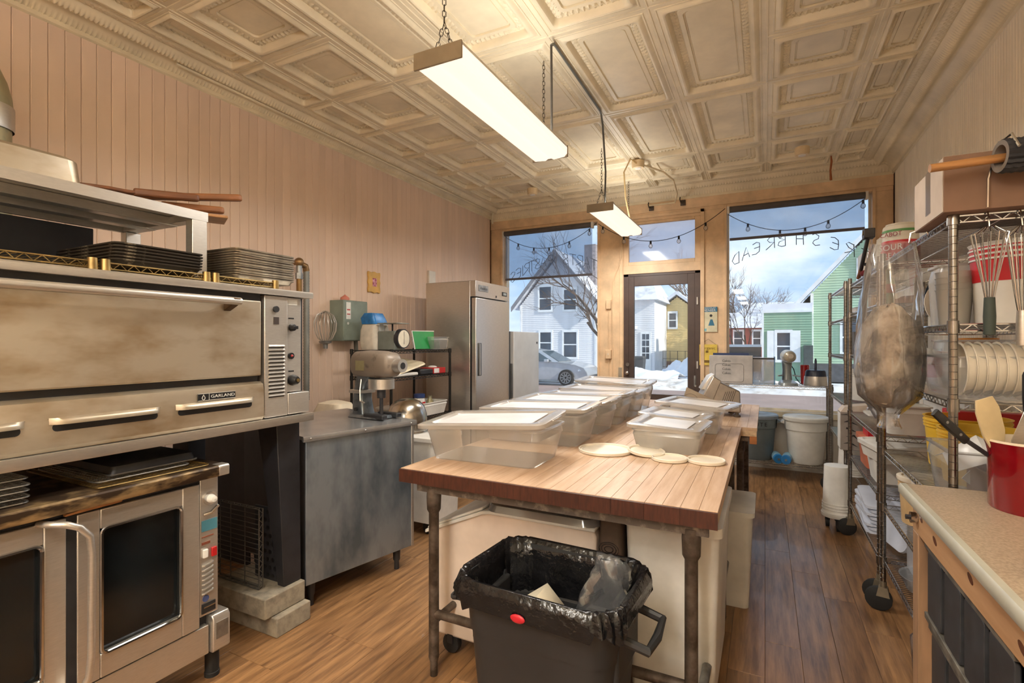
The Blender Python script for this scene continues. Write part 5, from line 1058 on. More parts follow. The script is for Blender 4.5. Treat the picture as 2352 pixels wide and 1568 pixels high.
# 1.66 shelf
for i, (y, r) in enumerate(((3.74, .10), (3.98, .11), (4.22, .09))): lathe_thing('wooden_bowl', ('brown wooden bowl upturned on middle shelving, nearest', 'brown wooden bowl upturned on middle shelving, centre', 'brown wooden bowl upturned on middle shelving, farthest')[i], 'bowl', (.78, y, 1.664), [('shell', [(.001, .06), (r * .5, .058), (r * .85, .035), (r, 0), (r - .01, 0), (.001, .05)], M('bowl_wood', (130, 84, 60), .5, 0, .1, 6))], n=24)
# 1.353 shelf: bottles
zs = 1.357; tray = MB().box(-.16, .16, -.28, .28, 0, .012).one('steel_tray', steel, 'thin steel tray carrying the shaker bottles', 'tray', bevel=.003, loc=(.78, 4.02, zs)); zs += .0125
def shaker(y, x, r, h, body, lab, straw=True, capm_=dark):
    o = T('shaker_bottle', lab, 'bottle', (x, y, zs), 0); MB().lathe([(.001, 0), (r, 0), (r, h * .7), (r * .7, h * .8), (.001, h * .8)], 18).part('body', body, o); MB().lathe([(.001, h * .79), (r * .85, h * .79), (r * .85, h), (.001, h)], 18).part('cap', capm_, o)
    if straw: MB().tube([(0, 0, h), (.005, .008, h + .03), (.008, .015, h + .06)], .003, 5).part('spout', cordm, o)
shaker(4.18, .66, .03, .17, M('dark_bottle', (60, 54, 70), .3), 'dark bottle with black spout on shaker tray'); shaker(4.04, .66, .034, .18, M('label_bottle', (150, 152, 160), .4), 'pale-labelled bottle with black spout on shaker tray')
shaker(3.86, .67, .045, .24, M('chili_jar', (112, 40, 32), .4, 0, .2, 40), 'tall jar of dark red flakes with black cap', False); shaker(4.34, .68, .035, .12, M('amber_jar', (190, 140, 60), .4, 0, .2, 20), 'short jar of amber spice with tilted spoon')
MB().box(-.12, .16, -.5, .0, 0, .05).one('sheet_pan_flat', M('dark_tray', (92, 64, 50), .5), 'brown tray hanging below the shaker bottles shelf', 'tray', loc=(.80, 4.5, 1.27)) if False else None
# .925 shelf
zs = .929
MB().box(-.01, .01, -.40, .40, 0, .34).one('white_board', white_pl, 'large white board standing at the back of the middle shelf', 'board', loc=(.985, 3.98, zs), bevel=.004)
for i in range(3): lathe_thing('glass_bowl', 'clear glass bowl on the middle shelving, ' + nth(i, 3) + ' of its nest', 'bowl', (.72, 4.20, zs + i * .02), [('body', [(.001, 0), (.05, 0), (.10, .10), (.115, .13), (.11, .13), (.046, .004), (.001, .004)], cl_box)], group='nested glass bowls', n=24)
jg = T('syrup_jug', 'tan liquid jug with orange cap on middle shelving', 'jug', (.70, 3.86, zs)); MB().loft([rrect(-.065, .065, -.065, .065, 0, .02), rrect(-.065, .065, -.065, .065, .20, .02)]).part('body', M('syrup_tan', (206, 166, 112), .35), jg); MB().loft([rrect(-.066, .066, -.066, .066, .20, .02), rrect(-.03, .03, -.03, .03, .25, .02), rrect(-.028, .028, -.028, .028, .26, .02)]).part('shoulder', white_pl, jg); MB().lathe([(.001, .285), (.034, .285), (.034, .258), (.001, .258)], 18).part('cap', orange, jg)
MB().box(-.067, -.0655, -.04, .045, .04, .10).part('label', dark, jg)
tub('white_bin', 'white plastic bin with lid beside the syrup jug', (.72, 3.60, zs), .22, .20, .16, white_pl, cat='bin'); MB().rbox(-.15, .15, -.12, .12, 0, .012, .02).one('tray_lid', white_pl, 'flat white lid under the glass bowls', 'lid', loc=(.80, 4.42, zs))
# .60 shelf
zs = .604
o = T('lidded_container', 'white rectangular food container with flat lid, stacked askew', 'container', (.74, 3.74, zs + .155), (R_(2), R_(-4), R_(12))); MB().loft([rrect(-.17, .17, -.14, .14, 0, .03), rrect(-.18, .18, -.15, .15, .07, .03)]).part('body', white_pl, o); MB().loft([rrect(-.19, .19, -.16, .16, .07, .03), rrect(-.19, .19, -.16, .16, .095, .03), rrect(-.17, .17, -.14, .14, .097, .03), rrect(-.165, .165, -.135, .135, .088, .03)], False, True).part('lid', white_pl, o)
o = T('lidded_container', 'white rectangular food container standing below the askew one', 'container', (.74, 3.80, zs)); MB().loft([rrect(-.14, .14, -.12, .12, 0, .03), rrect(-.16, .16, -.14, .14, .15, .03)]).part('body', white_pl, o)
o = T('terracotta_lid_box', 'container with terracotta lid at far end of the middle shelf', 'container', (.74, 4.22, zs)); MB().loft([rrect(-.13, .13, -.15, .15, 0, .03), rrect(-.14, .14, -.16, .16, .17, .03)]).part('body', M('terracotta', (190, 104, 74), .5), o); MB().rbox(-.155, .155, -.175, .175, .17, .20, .03).part('lid', M('terracotta2', (200, 116, 84), .5), o)
MB().box(-.1, .1, -.1, .1, 0, .07).one('red_carton', red, 'red carton stacked on the terracotta container', 'carton', loc=(.72, 4.22, zs + .201), bevel=.003)
pb = T('printed_carton', 'grey carton with black leaf print hanging over the far shelf edge', 'carton', (.58, 4.64, .62), R_(0)); MB().box(-.06, .09, -.02, .14, 0, .29).part('carton', M('carton_grey', (148, 138, 130), .6), pb, .002); MB().box(-.0615, -.06, -.015, .135, .01, .28).part('side_print', label_wht, pb)
m = MB(); [m.tube([(-.04 + .02 * math.sin(k), -.0215, .05 + .055 * k), (-.0 + .03 * math.sin(k * 2), -.0215, .06 + .055 * k), (.05, -.0215, .03 + .055 * k)], [.001, .007, .001], 5) for k in range(5)]; m.part('leaf_print', label_blk, pb)
MB().loft([[(-.06, -.02, .29), (.09, -.02, .29), (.09, .14, .29), (-.06, .14, .29)], [(-.03, -.01, .33), (.12, -.01, .35), (.12, .14, .35), (-.03, .14, .33)]], False, True).part('flap', card_l, pb)
# .25 shelf: stacked bin lids
zs = .256; bl = M('lid_blue_white', (196, 202, 216), .4, 0, .03, 5)
for i in range(8): o = T('bin_lid', 'pale blue-white bin lid lying flat, ' + nth(i, 8) + ' of the stack', 'lid', (.80, 4.12, zs + i * .022), (0, R_(-2.0), R_(random.uniform(-4, 4))), 'bin lids stacked on the lowest shelf'); MB().loft([rrect(-.22, .21, -.30, .26, 0, .05), rrect(-.22, .21, -.30, .26, .016, .05), rrect(-.19, .18, -.27, .23, .02, .05), rrect(-.17, .16, -.25, .21, .017, .04)], False, True).part('lid', bl, o)
for i in range(4): o = T('bin_lid', 'pale bin lid leaning on edge on the lowest shelf, ' + ('nearest the aisle', 'second from the aisle', 'third from the aisle', 'nearest the wall')[i], 'lid', (.66 + i * .035, 3.62 - .0 * i, zs + .01), (0, R_(-68 - 2 * i), R_(12)), 'bin lids leaning on the lowest shelf'); MB().loft([rrect(0, .27, -.16, .18, 0, .05), rrect(0, .27, -.16, .18, .014, .05), rrect(.02, .25, -.14, .16, .018, .05)]).part('lid', bl, o)
# far unit
MB().ball((0, 0, .05), .10, (.9, 1.6, .55)).one('folded_towel', M('towel', (206, 208, 212), .9, 0, .12, 12, .5), 'folded pale towel on the farthest shelving', 'towel', loc=(.72, 5.15, 1.645)); MB().rbox(-.12, .12, -.14, .14, 0, .26, .02).one('white_case', white_pl, 'tall white case on the farthest shelving top', 'case', loc=(.82, 5.0, 1.905))
MB().rbox(-.15, .15, -.18, .18, 0, .2, .02).one('dark_crate', M('crate_grey', (86, 82, 80), .6), 'dark grey crate on the farthest shelving', 'crate', loc=(.82, 5.25, 1.335)); bucket('white_pail', 'white pail on the farthest shelving middle shelf', (.78, 5.2, .955), .13, .26, white_pl, white_pl)
tub('white_bin', 'white bin on the farthest shelving lower shelf', (.80, 5.2, .625), .36, .45, .22, white_pl, cat='bin')
o = T('bucket_dolly', 'round white dolly on casters in the gap between the shelving units', 'dolly', (.50, 4.64, 0)); MB().lathe([(.001, .10), (.105, .10), (.108, .105), (.108, .125), (.10, .13), (.001, .13)], 28).part('disc', white_pl, o)
for a in (30, 150, 270): MB().cyl((.07 * math.cos(R_(a)) - .012, .07 * math.sin(R_(a)), .04), (.07 * math.cos(R_(a)) + .012, .07 * math.sin(R_(a)), .04), .04, n=14).box(.07 * math.cos(R_(a)) - .016, .07 * math.cos(R_(a)) + .016, .07 * math.sin(R_(a)) - .012, .07 * math.sin(R_(a)) + .012, .05, .10).part('caster', black_rub, o)
bucket('upturned_bucket', 'upturned white bucket on the dolly between the shelving units', (.50, 4.64, .131), .10, .36, white_pl, None, rings=True, group='upturned buckets', inv=True)
bucket('upturned_bucket', 'upturned white bucket on the lowest shelf of the farthest shelving', (.70, 5.45, .256), .11, .30, white_pl, None, rings=True, group='upturned buckets', inv=True)

# ================================================================== WINDOW RACK THINGS
zs = .99
def brute(x, mat, lab, tx=None, lm=None):
    o = T('round_bin', lab, 'round bin', (x, 6.19, .178), 0, 'round lidded bins on the window rack')
    MB().lathe([(.001, 0), (.155, 0), (.16, .01), (.185, .34), (.196, .345), (.2, .435), (.208, .437), (.208, .455), (.001, .455)], 36).part('body', mat, o); MB().lathe([(.215, .445), (.217, .475), (.205, .487), (.19, .483), (.12, .49), (.11, .497), (.001, .50)], 36).part('lid', lm or mat, o)
    for s in (-1, 1): MB().loft([[(s * .195, -.06, .34), (s * .20, -.06, .44), (s * .20, .06, .44), (s * .195, .06, .34)], [(s * .20, -.055, .40), (s * .245, -.055, .41), (s * .245, .055, .41), (s * .20, .055, .40)]]).part('handle', mat, o)
    if tx:
        for i, ch in enumerate(tx): a = R_(-90 - 6 + (i - 2) * 12.5 + 8); text(ch, .06, label_blk, o, (.204 * math.cos(a), .204 * math.sin(a), .39), (PI / 2, 0, a + PI / 2))
    return o
brute(-.085, M('bin_grey_blue', (104, 116, 120), .5, 0, .06, 4), 'grey round lidded bin with black lettering on the window rack', 'BRUTE', M('bin_lid_grey', (128, 140, 152), .45)); brute(.385, M('bin_white2', (206, 206, 200), .5, 0, .04, 6), 'white round lidded bin on the window rack')
for i, (x, y, a) in enumerate(((.115, 6.075, 8), (.205, 6.065, -6))):
    o = T('water_filter', ('blue and white water filter roll left of the white bin', 'blue and white water filter roll touching the white bin')[i], 'filter', (x, y, .222), (0, 0, R_(a)), 'blue filter rolls'); MB().lathe([(.001, -.1), (.045, -.1), (.048, -.09), (.048, -.05)], 20, axis='y').part('cap', M('filter_blue', (30, 110, 170), .35), o); MB().lathe([(.048, -.05), (.048, .1), (.001, .1)], 20, axis='y').part('body', M('filter_pale', (150, 196, 224), .4), o); MB().cyl((0, -.105, 0), (0, -.1, 0), .012).part('port', galv, o)
og = T('cake_box_stack', 'white cake boxes standing on the window rack, lettered front', 'cake boxes', (-.56, 6.07, zs)); MB().box(0, .44, 0, .10, 0, .31).part('front_box', M('cake_card', (196, 192, 188), .6), og, .002)
for i in range(4): text('Cakes.', .035, M('grey_ink', (90, 90, 92), .6), og, (.18, -.001, .25 - i * .045), RX)
m = MB(); m.tube([(p[0], -.001, p[1]) for p in rrect(.06, .35, .02, .22, 0, .03)], .0015, 4, True); m.part('window_print', MATS['grey_ink'], og)
MB().box(.03, .40, .10, .13, 0, .335).part('divider', M('navy_card', (36, 54, 96), .5), og)
o2 = T('acrylic_case', 'clear acrylic case with blue edge standing beside the cake boxes', 'acrylic case', (-.25, 6.20, zs)); MB().box(0, .34, -.06, .10, 0, .29).part('case', clear('acrylic', (206, 226, 240), .45, .08, white=(190, 196, 200)), o2); MB().box(-.004, .344, -.064, -.06, .27, .285).part('dark_edge', label_blk, o2); MB().box(.335, .348, -.064, .10, 0, .30).part('blue_edge', clear('blue_acrylic', (120, 190, 226), .5, .08, white=(80, 160, 206)), o2); MB().box(.04, .09, .0, .05, .20, .31).part('teal_block', M('teal', (30, 140, 170), .4), o2)
km = T('tilt_head_mixer', 'silver-grey domestic stand mixer on the window rack', 'mixer', (.22, 6.17, zs), R_(-84)); kg = M('mixer_silver', (150, 156, 156), .3, .3, .05, 5)
MB().loft([rrect(-.15, .14, -.085, .085, 0, .06), rrect(-.14, .13, -.08, .08, .025, .06), rrect(-.13, -.0, -.055, .055, .05, .04)]).part('base', kg, km); MB().loft([rrect(-.135, -.02, -.05, .05, .04, .04), rrect(-.125, -.035, -.043, .043, .15, .04), rrect(-.13, -.02, -.05, .05, .25, .04)]).part('pedestal', kg, km)
MB().loft([[(x, w * math.cos(t), .305 + hh * math.sin(t)) for t in [2 * PI * i / 20 for i in range(20)]] for x, w, hh in ((-.17, .03, .035), (-.155, .055, .06), (-.10, .065, .07), (.05, .066, .07), (.13, .06, .062), (.165, .045, .05), (.17, .02, .025))]).part('head', M('mixer_head', (186, 178, 160), .28, .4, .05, 5), km, smooth=60)
k = MB().cyl((.16, 0, .31), (.182, 0, .31), .026, n=16).part('hub', steel, km); MB().tube([(-.02, -.05, .10), (.07, -.10, .10), (.09, -.10, .10)], .008, 6).tube([(-.02, .05, .10), (.07, .10, .10), (.09, .10, .10)], .008, 6).part('bowl_arm', kg, km); MB().tube([(-.13, .05, .2), (-.17, .08, .16), (-.15, .1, .06), (-.05, .12, .02), (.06, .13, .012)], .005, 6).part('cord', cordm, km)
fp = lathe_thing('food_processor', 'food processor base with dark lid and spindle on the window rack', 'food processor', (.475, 6.17, zs), [('base', [(.001, 0), (.11, 0), (.112, .02), (.105, .10), (.001, .10)], steel), ('collar', [(.10, .10), (.095, .15), (.085, .165), (.001, .168)], M('navy_plastic', (36, 44, 66), .4)), ('spindle', [(.012, .165), (.011, .26), (.006, .285), (.001, .288)], MATS['navy_plastic'])])
bucket('red_cup', 'translucent red cup behind the food processor on window rack', (.385, 6.325, zs), .045, .21, clear('red_clear', (240, 120, 110), .5, .1, white=(220, 60, 60)), None, rings=False, cat='cup', n=20)
# wall signs between door and right window
ps = T('metal_sign', 'blue and cream chocolate sign with lettering between door and right window', 'sign', (-.60, YF - .013, 1.72)); MB().box(-.09, .09, 0, .008, -.15, .15).part('plate', M('sign_cream', (212, 206, 176), .5), ps); MB().box(-.09, .09, -.001, 0, .09, .15).part('header', M('sign_blue', (44, 110, 140), .5), ps)
text('CHOCOLAT', .026, label_wht, ps, (0, -.0015, .135), RX); text('MENIER', .037, label_wht, ps, (0, -.0015, .108), RX, sx=1.15)
MB().loft([[(-.012, -.001, .0), (.012, -.001, .0), (.012, -.0005, .0), (-.012, -.0005, .0)], [(-.035, -.001, -.075), (.035, -.001, -.075), (.035, -.0005, -.075), (-.035, -.0005, -.075)]]).part('blue_shape', MATS['sign_blue'], ps, loc=(.025, 0, 0)); MB().box(-.08, -.03, -.001, 0, -.14, -.11).part('blue_base', M('sign_pale_blue', (120, 176, 190), .5), ps); MB().cyl((.02, -.001, .045), (.02, 0, .045), .016).part('dark_dot', dark, ps)
pn = T('paper_sign', 'yellow paper sign hung on a string between door and right window', 'sign', (-.61, YF - .014, 1.30)); MB().box(-.10, .10, 0, .004, -.13, .12).part('paper', M('sign_yellow', (226, 196, 86), .6), pn); text('Organic', .05, M('brown_ink', (120, 90, 30), .6), pn, (0, -.001, .075), RX); MB().box(-.05, .05, -.001, 0, -.10, -.07).box(-.03, .0, -.001, 0, .02, .045).part('print', MATS['brown_ink'], pn); MB().tube([(-.085, -.003, .12), (0, -.003, .185), (.085, -.003, .12)], .002, 4).part('string', cordm, pn)

# ================================================================== LAMINATE COUNTER
pine = M('pine', (166, 128, 92), .5, 0, 0, 2.2, .04, (9, 1, 9), col2=(190, 152, 114), c2pos=(.35, .7), detail=5); knotm = M('pine_knot', (96, 54, 32), .5, 0, .15, 12)
pine_v = M('pine_upright', (162, 128, 98), .5, 0, .1, 2.2, .04, (9, 9, 1))
lc = T('laminate_counter', 'beige laminate counter with pale rounded edge on pine frame', 'counter', (.415, .35, 0))
MB().box(.02, .77, 0, 1.825, .925, .96).part('top', M('speckled_laminate', (150, 132, 110), .35, 0, 0, 130, 0, col2=(174, 156, 134), c2pos=(.4, .6)), lc)
MB().prism([(.022, .922), (.006, .922), (0, .93), (0, .952), (.006, .960), (.022, .9605)], 'y', 0, 1.828).part('edge_strip', M('edge_grey', (196, 196, 182), .3, .3, .04, 4), lc)
MB().box(.035, .072, 0, 1.80, .815, .922).part('front_rail', pine, lc, .003)
for y, z in ((.62, .86), (.86, .88), (.98, .85), (1.26, .87), (1.55, .86), (1.70, .88)): MB().cyl((.0343, 0, 0), (.0352, 0, 0), .012, n=14).part('knot', knotm, lc, loc=(0, y, z), rot=(R_(20), 0, 0)).scale = (1, 1.7, .8)
MB().box(.035, .10, 1.735, 1.80, 0, .815).part('leg', pine_v, lc, .003); MB().box(.10, .77, 1.70, 1.79, .83, .922).part('end_rail', pine, lc, .003); MB().box(.72, .77, 1.70, 1.79, 0, .83).part('leg', pine_v, lc, .003); MB().box(.035, .10, 0, .09, 0, .815).part('leg', pine_v, lc, .003); MB().box(.10, .16, .0, 1.74, .20, .28).part('lower_rail', pine, lc, .003)
k = MB().cyl((.034, 1.745, .868), (.016, 1.745, .868), .018, n=14).part('bolt_washer', chrome, lc); MB().cyl((.018, 1.745, .868), (.004, 1.745, .868), .009, n=6).part('bolt', darkmetal, k)
# black bread crates and green milk crate under the counter
ck = M('crate_black', (52, 54, 58), .45, 0, .15, 10); ckr = M('crate_edge', (96, 92, 84), .6, 0, .2, 14)
slot = MB().box(-.002, .002, -.006, .006, -.004, .004).mesh('slot'); slot.materials.append(label_blk)
def crate(loc, L, h, lab, slots=True):
    o = T('bread_crate', lab, 'crate', loc, 0, 'black crates under the counter'); n = 4; w = L / n
    MB().box(.012, .36, .0, L, 0, .015).box(.345, .36, 0, L, 0, h).box(.012, .36, 0, .012, 0, h).box(.012, .36, L - .012, L, 0, h).box(.012, .02, 0, L, 0, h).part('shell', ck, o)
    MB().box(-.004, .02, 0, L, h - .022, h).box(-.004, .02, 0, L, 0, .02).part('edge', ckr, o, .002)
    for i in range(n):
        p = MB().loft([rrect(i * w + .012, (i + 1) * w - .02, .022, h - .026, 0, .012)]*1 + [rrect(i * w + .012, (i + 1) * w - .02, .022, h - .026, .012, .012)]).part('side_panel', ck, o, .002, loc=(0, 0, 0), rot=(PI / 2, 0, PI / 2))
        if slots:
            for a in (.3, .68):
                for b in (.3, .52, .74): inst('slot', slot, p, (i * w + a * w, b * h, .0125), (0, PI / 2, 0))
crate((.465, 1.40, .56), .66, .25, 'upper black crate with slotted side panels under the counter'); crate((.475, 1.40, .29), .66, .26, 'lower black crate with ribbed side under the counter', False)
MB().box(.08, .40, .0, 1.0, .255, .282).one('pine_shelf', pine, 'pine board carrying the black crates under the counter', 'board', bevel=.002, loc=(.42, 1.1, .0))
gc = T('milk_crate', 'dark green plastic milk crate with lattice sides under the counter', 'crate', (.47, .98, .283)); gm = M('crate_green', (24, 92, 66), .4)
m = MB().box(0, .36, 0, .40, .0, .02).box(0, .012, 0, .40, .30, .335).box(0, .012, 0, .025, 0, .335).box(0, .012, .375, .40, 0, .335).box(.348, .36, 0, .40, 0, .335).box(0, .36, 0, .012, 0, .335).box(0, .36, .388, .40, 0, .335); m.part('shell', gm, gc)
m = MB()
for i in range(-6, 8): 
    for s in (1, -1):
        y0 = .025 + i * .045; p = (.006, y0, .02) if s > 0 else (.006, y0 + .2, .02); q = (.006, y0 + .2, .30) if s > 0 else (.006, y0, .30); lo = [p, q]
        P0, P1 = vec(p), vec(q); ts = [0, 1]
        for lim, sg in ((.02, 1), (.38, -1)):
            pass
        t0, t1 = 0, 1; dy = P1.y - P0.y
        ta, tb_ = sorted(((.02 - P0.y) / dy, (.38 - P0.y) / dy)); t0, t1 = max(t0, ta), min(t1, tb_)
        if t1 - t0 > .05: m.cyl(P0 + (P1 - P0) * t0, P0 + (P1 - P0) * t1, .005, n=4)
m.part('lattice', gm, gc)
# crock with utensils
cr_ = T('utensil_crock', 'glossy red ceramic crock full of utensils on the counter', 'crock', (.70, 1.985, .96)); MB().lathe([(.001, 0), (.098, 0), (.102, .006), (.104, .165), (.108, .185), (.112, .198)], 40).part('body', M('crock_red', (124, 8, 20), .16, 0, .04, 3, coat=.4), cr_); MB().lathe([(.112, .198), (.110, .204), (.104, .204), (.098, .19), (.094, .012), (.001, .012)], 40).part('glaze_rim', M('crock_cream', (224, 208, 184), .25), cr_)
def utensil(nm, lab, loc, rot, parts, cat): 
    o = T(nm, lab, cat, loc, rot, 'utensils in the red crock')
    for n_, mb, mt in parts: mb.part(n_, mt, o)
blkh = M('black_handle', (22, 22, 24), .35)
def riv(zs_): 
    m = MB(); [m.cyl((x_, -.0075, z_), (x_, .0075, z_), .0045, n=10) for x_, z_ in zs_]; return m
utensil('turner', 'wide steel turner with riveted black handle in crock', (.695, 1.995, .99), (R_(2), R_(-4), R_(28)), [('blade', MB().loft([[(-.055, -.001, 0), (.055, -.001, 0), (.055, .001, 0), (-.055, .001, 0)], [(-.055, -.001, .18), (.055, -.001, .18), (.055, .001, .18), (-.055, .001, .18)], [(-.014, -.001, .26), (.014, -.001, .26), (.014, .001, .26), (-.014, .001, .26)]]), steel), ('handle', MB().loft([rrect(-.013, .013, -.007, .007, .25, .005), rrect(-.015, .015, -.007, .007, .30, .005), rrect(-.013, .013, -.007, .007, .365, .005), rrect(-.010, .010, -.005, .005, .375, .004)]), blkh), ('rivet', riv(((0, .268), (0, .312), (0, .35))), galv)], 'turner')
utensil('rubber_spatula', 'cream rubber spatula in crock, leaning left', (.655, 2.0, .98), (0, R_(-16), R_(28)), [('blade', MB().loft([rrect(-.022, .022, -.005, .005, .17, .004), rrect(-.034, .034, -.005, .005, .21, .004), rrect(-.036, .036, -.004, .004, .28, .003), rrect(-.026, .026, -.003, .003, .315, .002)]), M('spatula_cream', (206, 186, 146), .5)), ('shaft', MB().cyl((0, 0, 0), (0, 0, .18), .008), blkh)], 'spatula')
utensil('tongs', 'black-handled steel server leaning far left out of crock', (.63, 2.01, 1.06), (0, R_(-48), R_(28)), [('handle', MB().loft([rrect(-.012, .012, -.007, .007, .14, .005), rrect(-.014, .014, -.007, .007, .2, .005), rrect(-.012, .012, -.006, .006, .27, .005)]), blkh), ('shaft', MB().tube([(.03, 0, .0), (.012, 0, .07), (0, 0, .15)], .007, 8), darkmetal), ('rivet', riv(((0, .17), (0, .225))), galv)], 'server')
utensil('wooden_spoon', 'wooden spoon standing in crock at the right frame edge', (.745, 1.955, .98), (0, R_(-6), R_(28)), [('bowl', MB().ball((0, 0, .27), .03, (.8, .3, 1.4)), M('spoon_wood', (190, 130, 70), .5)), ('shaft', MB().cyl((0, 0, 0), (0, 0, .24), .006), MATS['spoon_wood'])], 'spoon')
mj = T('mason_jar', 'empty clear mason jar standing on the counter at the right frame edge', 'jar', (.525, 1.42, .961)); MB().lathe([(.001, .002), (.034, 0), (.04, .008), (.04, .075), (.036, .095), (.028, .105), (.028, .108), (.031, .109), (.028, .112), (.031, .116), (.028, .12), (.0275, .128), (.025, .128), (.025, .106), (.034, .092), (.037, .075), (.037, .01), (.001, .008)], 32).part('glass', clear('jar_glass', (236, 240, 240), .10, .03, gl=.10), mj)
cbx = T('open_carton', 'open cardboard carton with plastic wrap on the floor behind counter leg', 'carton', (.56, 2.36, 0)); MB().box(0, .40, 0, .004, 0, .22).box(0, .40, .296, .30, 0, .22).box(0, .004, .004, .296, 0, .22).box(.396, .40, .004, .296, 0, .22).box(0, .4, 0, .3, 0, .004).part('carton', cardb, cbx)
rings = []
for k, (zz, q) in enumerate(((.02, 1.03), (.14, 1.05), (.215, 1.06), (.235, 1.0), (.23, .9))): rings.append([(p[0] * q + .2 - .2 * q + 0 + random.uniform(-.006, .006), p[1] * q + .15 - .15 * q + random.uniform(-.006, .006), zz + random.uniform(-.01, .01)) for p in rrect(0, .40, 0, .30, 0, .02, 5)])
MB().loft(rings, False, False).part('plastic_wrap', cl_bag, cbx, smooth=70)

# ================================================================== OUTSIDE
G = -.3
snow = M('snow', (226, 228, 234), .7, 0, .03, 1.5, .5, bscale=3.0); snow_dirty = M('dirty_snow', (210, 206, 202), .8, 0, 0, 2.2, .6, col2=(150, 138, 126), c2pos=(.5, .72), bscale=5)
road = M('salted_road', (150, 128, 120), .8, 0, .06, .8, .1)
tag(MB().box(-60, 40, 6.75, 90, G - .4, G - .06).part('snow_field', snow), 'snow covered ground across the street', 'snow')['kind'] = 'stuff'
struct(MB().box(-60, 40, 9.2, 18.9, G - .1, G).part('floor_street', road)); struct(MB().box(-60, 40, 6.75, 9.2, G - .1, G + .02).part('floor_pavement', snow))  # unseen pavement given snow white to bounce daylight up to the ceiling
def bank(x0, x1, y0, y1, h, seed, lab, mat=snow_dirty, nx=90, ny=14):
    r = random.Random(seed); rows = []; ph = [r.uniform(0, 6) for _ in range(8)]
    for j in range(ny + 1):
        v = j / ny; row = []
        for i in range(nx + 1):
            x = x0 + (x1 - x0) * i / nx; y = y0 + (y1 - y0) * v; e = math.sin(PI * v) ** .7
            z = h * e * (.55 + .25 * math.sin(x * 1.1 + ph[0]) + .18 * math.sin(x * 2.7 + y * 2 + ph[1]) + .12 * math.sin(x * 6.1 - y * 3 + ph[2])) + r.uniform(-.03, .03) * e
            row.append((x, y, G - .03 + max(-.02, z)))
        rows.append(row)
    o = MB().sheet(rows).part('snow_bank', mat, smooth=60); tag(o, lab, 'snow bank'); o['kind'] = 'stuff'
bank(-5.6, 12, 19.0, 22.5, .42, 1, 'low ridge of dirty snow along the far kerb'); bank(-30, -5.2, 20.9, 22.6, .5, 2, 'low snow ridge behind the parked car')
bank(-5.0, -2.2, 27.5, 31, 1.3, 5, 'heap of ploughed white snow before the yellow house', snow, 40); bank(-7.8, -3.5, 22.8, 26.5, .55, 8, 'trampled snow before the white house side door', snow, 40)
def clap(col, nm): return M(nm, col, .6, 0, .03, 2)
whs, yls, grs, grs2, rds = clap((222, 222, 224), 'white_siding'), clap((224, 194, 132), 'yellow_siding'), clap((172, 198, 170), 'green_siding'), clap((136, 168, 142), 'shaded_green_siding'), clap((168, 84, 72), 'red_siding')  # annex green is a darker copy with its shade painted in
trimw = M('house_trim', (228, 230, 230), .6, 0, .03, 3); roofs = M('snowy_roof', (206, 210, 218), .7, 0, 0, 2, .2, col2=(150, 154, 164), c2pos=(.45, .7)); wg = M('house_glass', (62, 72, 84), .15, 0, .2, .8, spec=.7); roofd = M('grey_eaves', (128, 128, 132), .7)
def siding(par, x0, x1, z0, z1, y, mat, gable=None, pitch=.11, facing='y'):
    """lapped boards, each its own piece; gable=(peakx, peakz) trims the upper boards"""
    z = z0; cache = {}
    top = gable[1] if gable else z1
    while z < top - .02:
        zz = z + pitch; a, b = x0, x1
        if z > z1:
            f = (z + pitch * .5 - z1) / (gable[1] - z1); a = x0 + (gable[0] - x0) * f; b = x1 + (gable[0] - x1) * f
        if b - a > .05:
            key = (round(a, 2), round(b, 2))
            if key not in cache:
                me = MB().loft([[(a, 0, 0), (a, -.022, 0), (a, -.004, pitch)], [(b, 0, 0), (b, -.022, 0), (b, -.004, pitch)]]).mesh('siding_board', 0); me.materials.append(mat); cache[key] = me
            if facing == 'y': inst('siding_board', cache[key], par, (0, y, z))
            else: inst('siding_board', cache[key], par, (y, 0, z), (0, 0, PI / 2 if facing == 'x' else -PI / 2))
        z += pitch
def hwin(par, x0, x1, z0, z1, y, shutters=None):
    w = MB().box(x0 - .1, x1 + .1, y - .06, y, z0 - .12, z0).box(x0 - .1, x1 + .1, y - .06, y, z1, z1 + .14).box(x0 - .1, x0, y - .06, y, z0, z1).box(x1, x1 + .1, y - .06, y, z0, z1).part('window', trimw, par)
    zm = (z0 + z1) / 2
    for a, b in ((z0, zm - .02), (zm + .02, z1)): MB().box(x0, x1, y - .03, y - .015, a, b).part('pane', wg, w)
    MB().box(x0, x1, y - .045, y - .01, zm - .03, zm + .03).part('sash_bar', trimw, w)
    if shutters:
        for a in (x0 - .1 - .3, x1 + .1): MB().box(a, a + .3, y - .05, y, z0 - .1, z1 + .1).part('shutter', trimw, par)
wh = T('white_house', 'white clapboard house with steep gable behind the left window', 'house', (0, 27, 0))
MB().loft([[(-12.95, .02, G), (-8.35, .02, G), (-8.35, .02, 3.6), (-10.65, .02, 6.3), (-12.95, .02, 3.6)], [(-12.95, 9, G), (-8.35, 9, G), (-8.35, 9, 3.6), (-10.65, 9, 6.3), (-12.95, 9, 3.6)]]).part('walls', whs, wh); siding(wh, -12.95, -8.35, G, 3.6, .02, whs, (-10.65, 6.3))
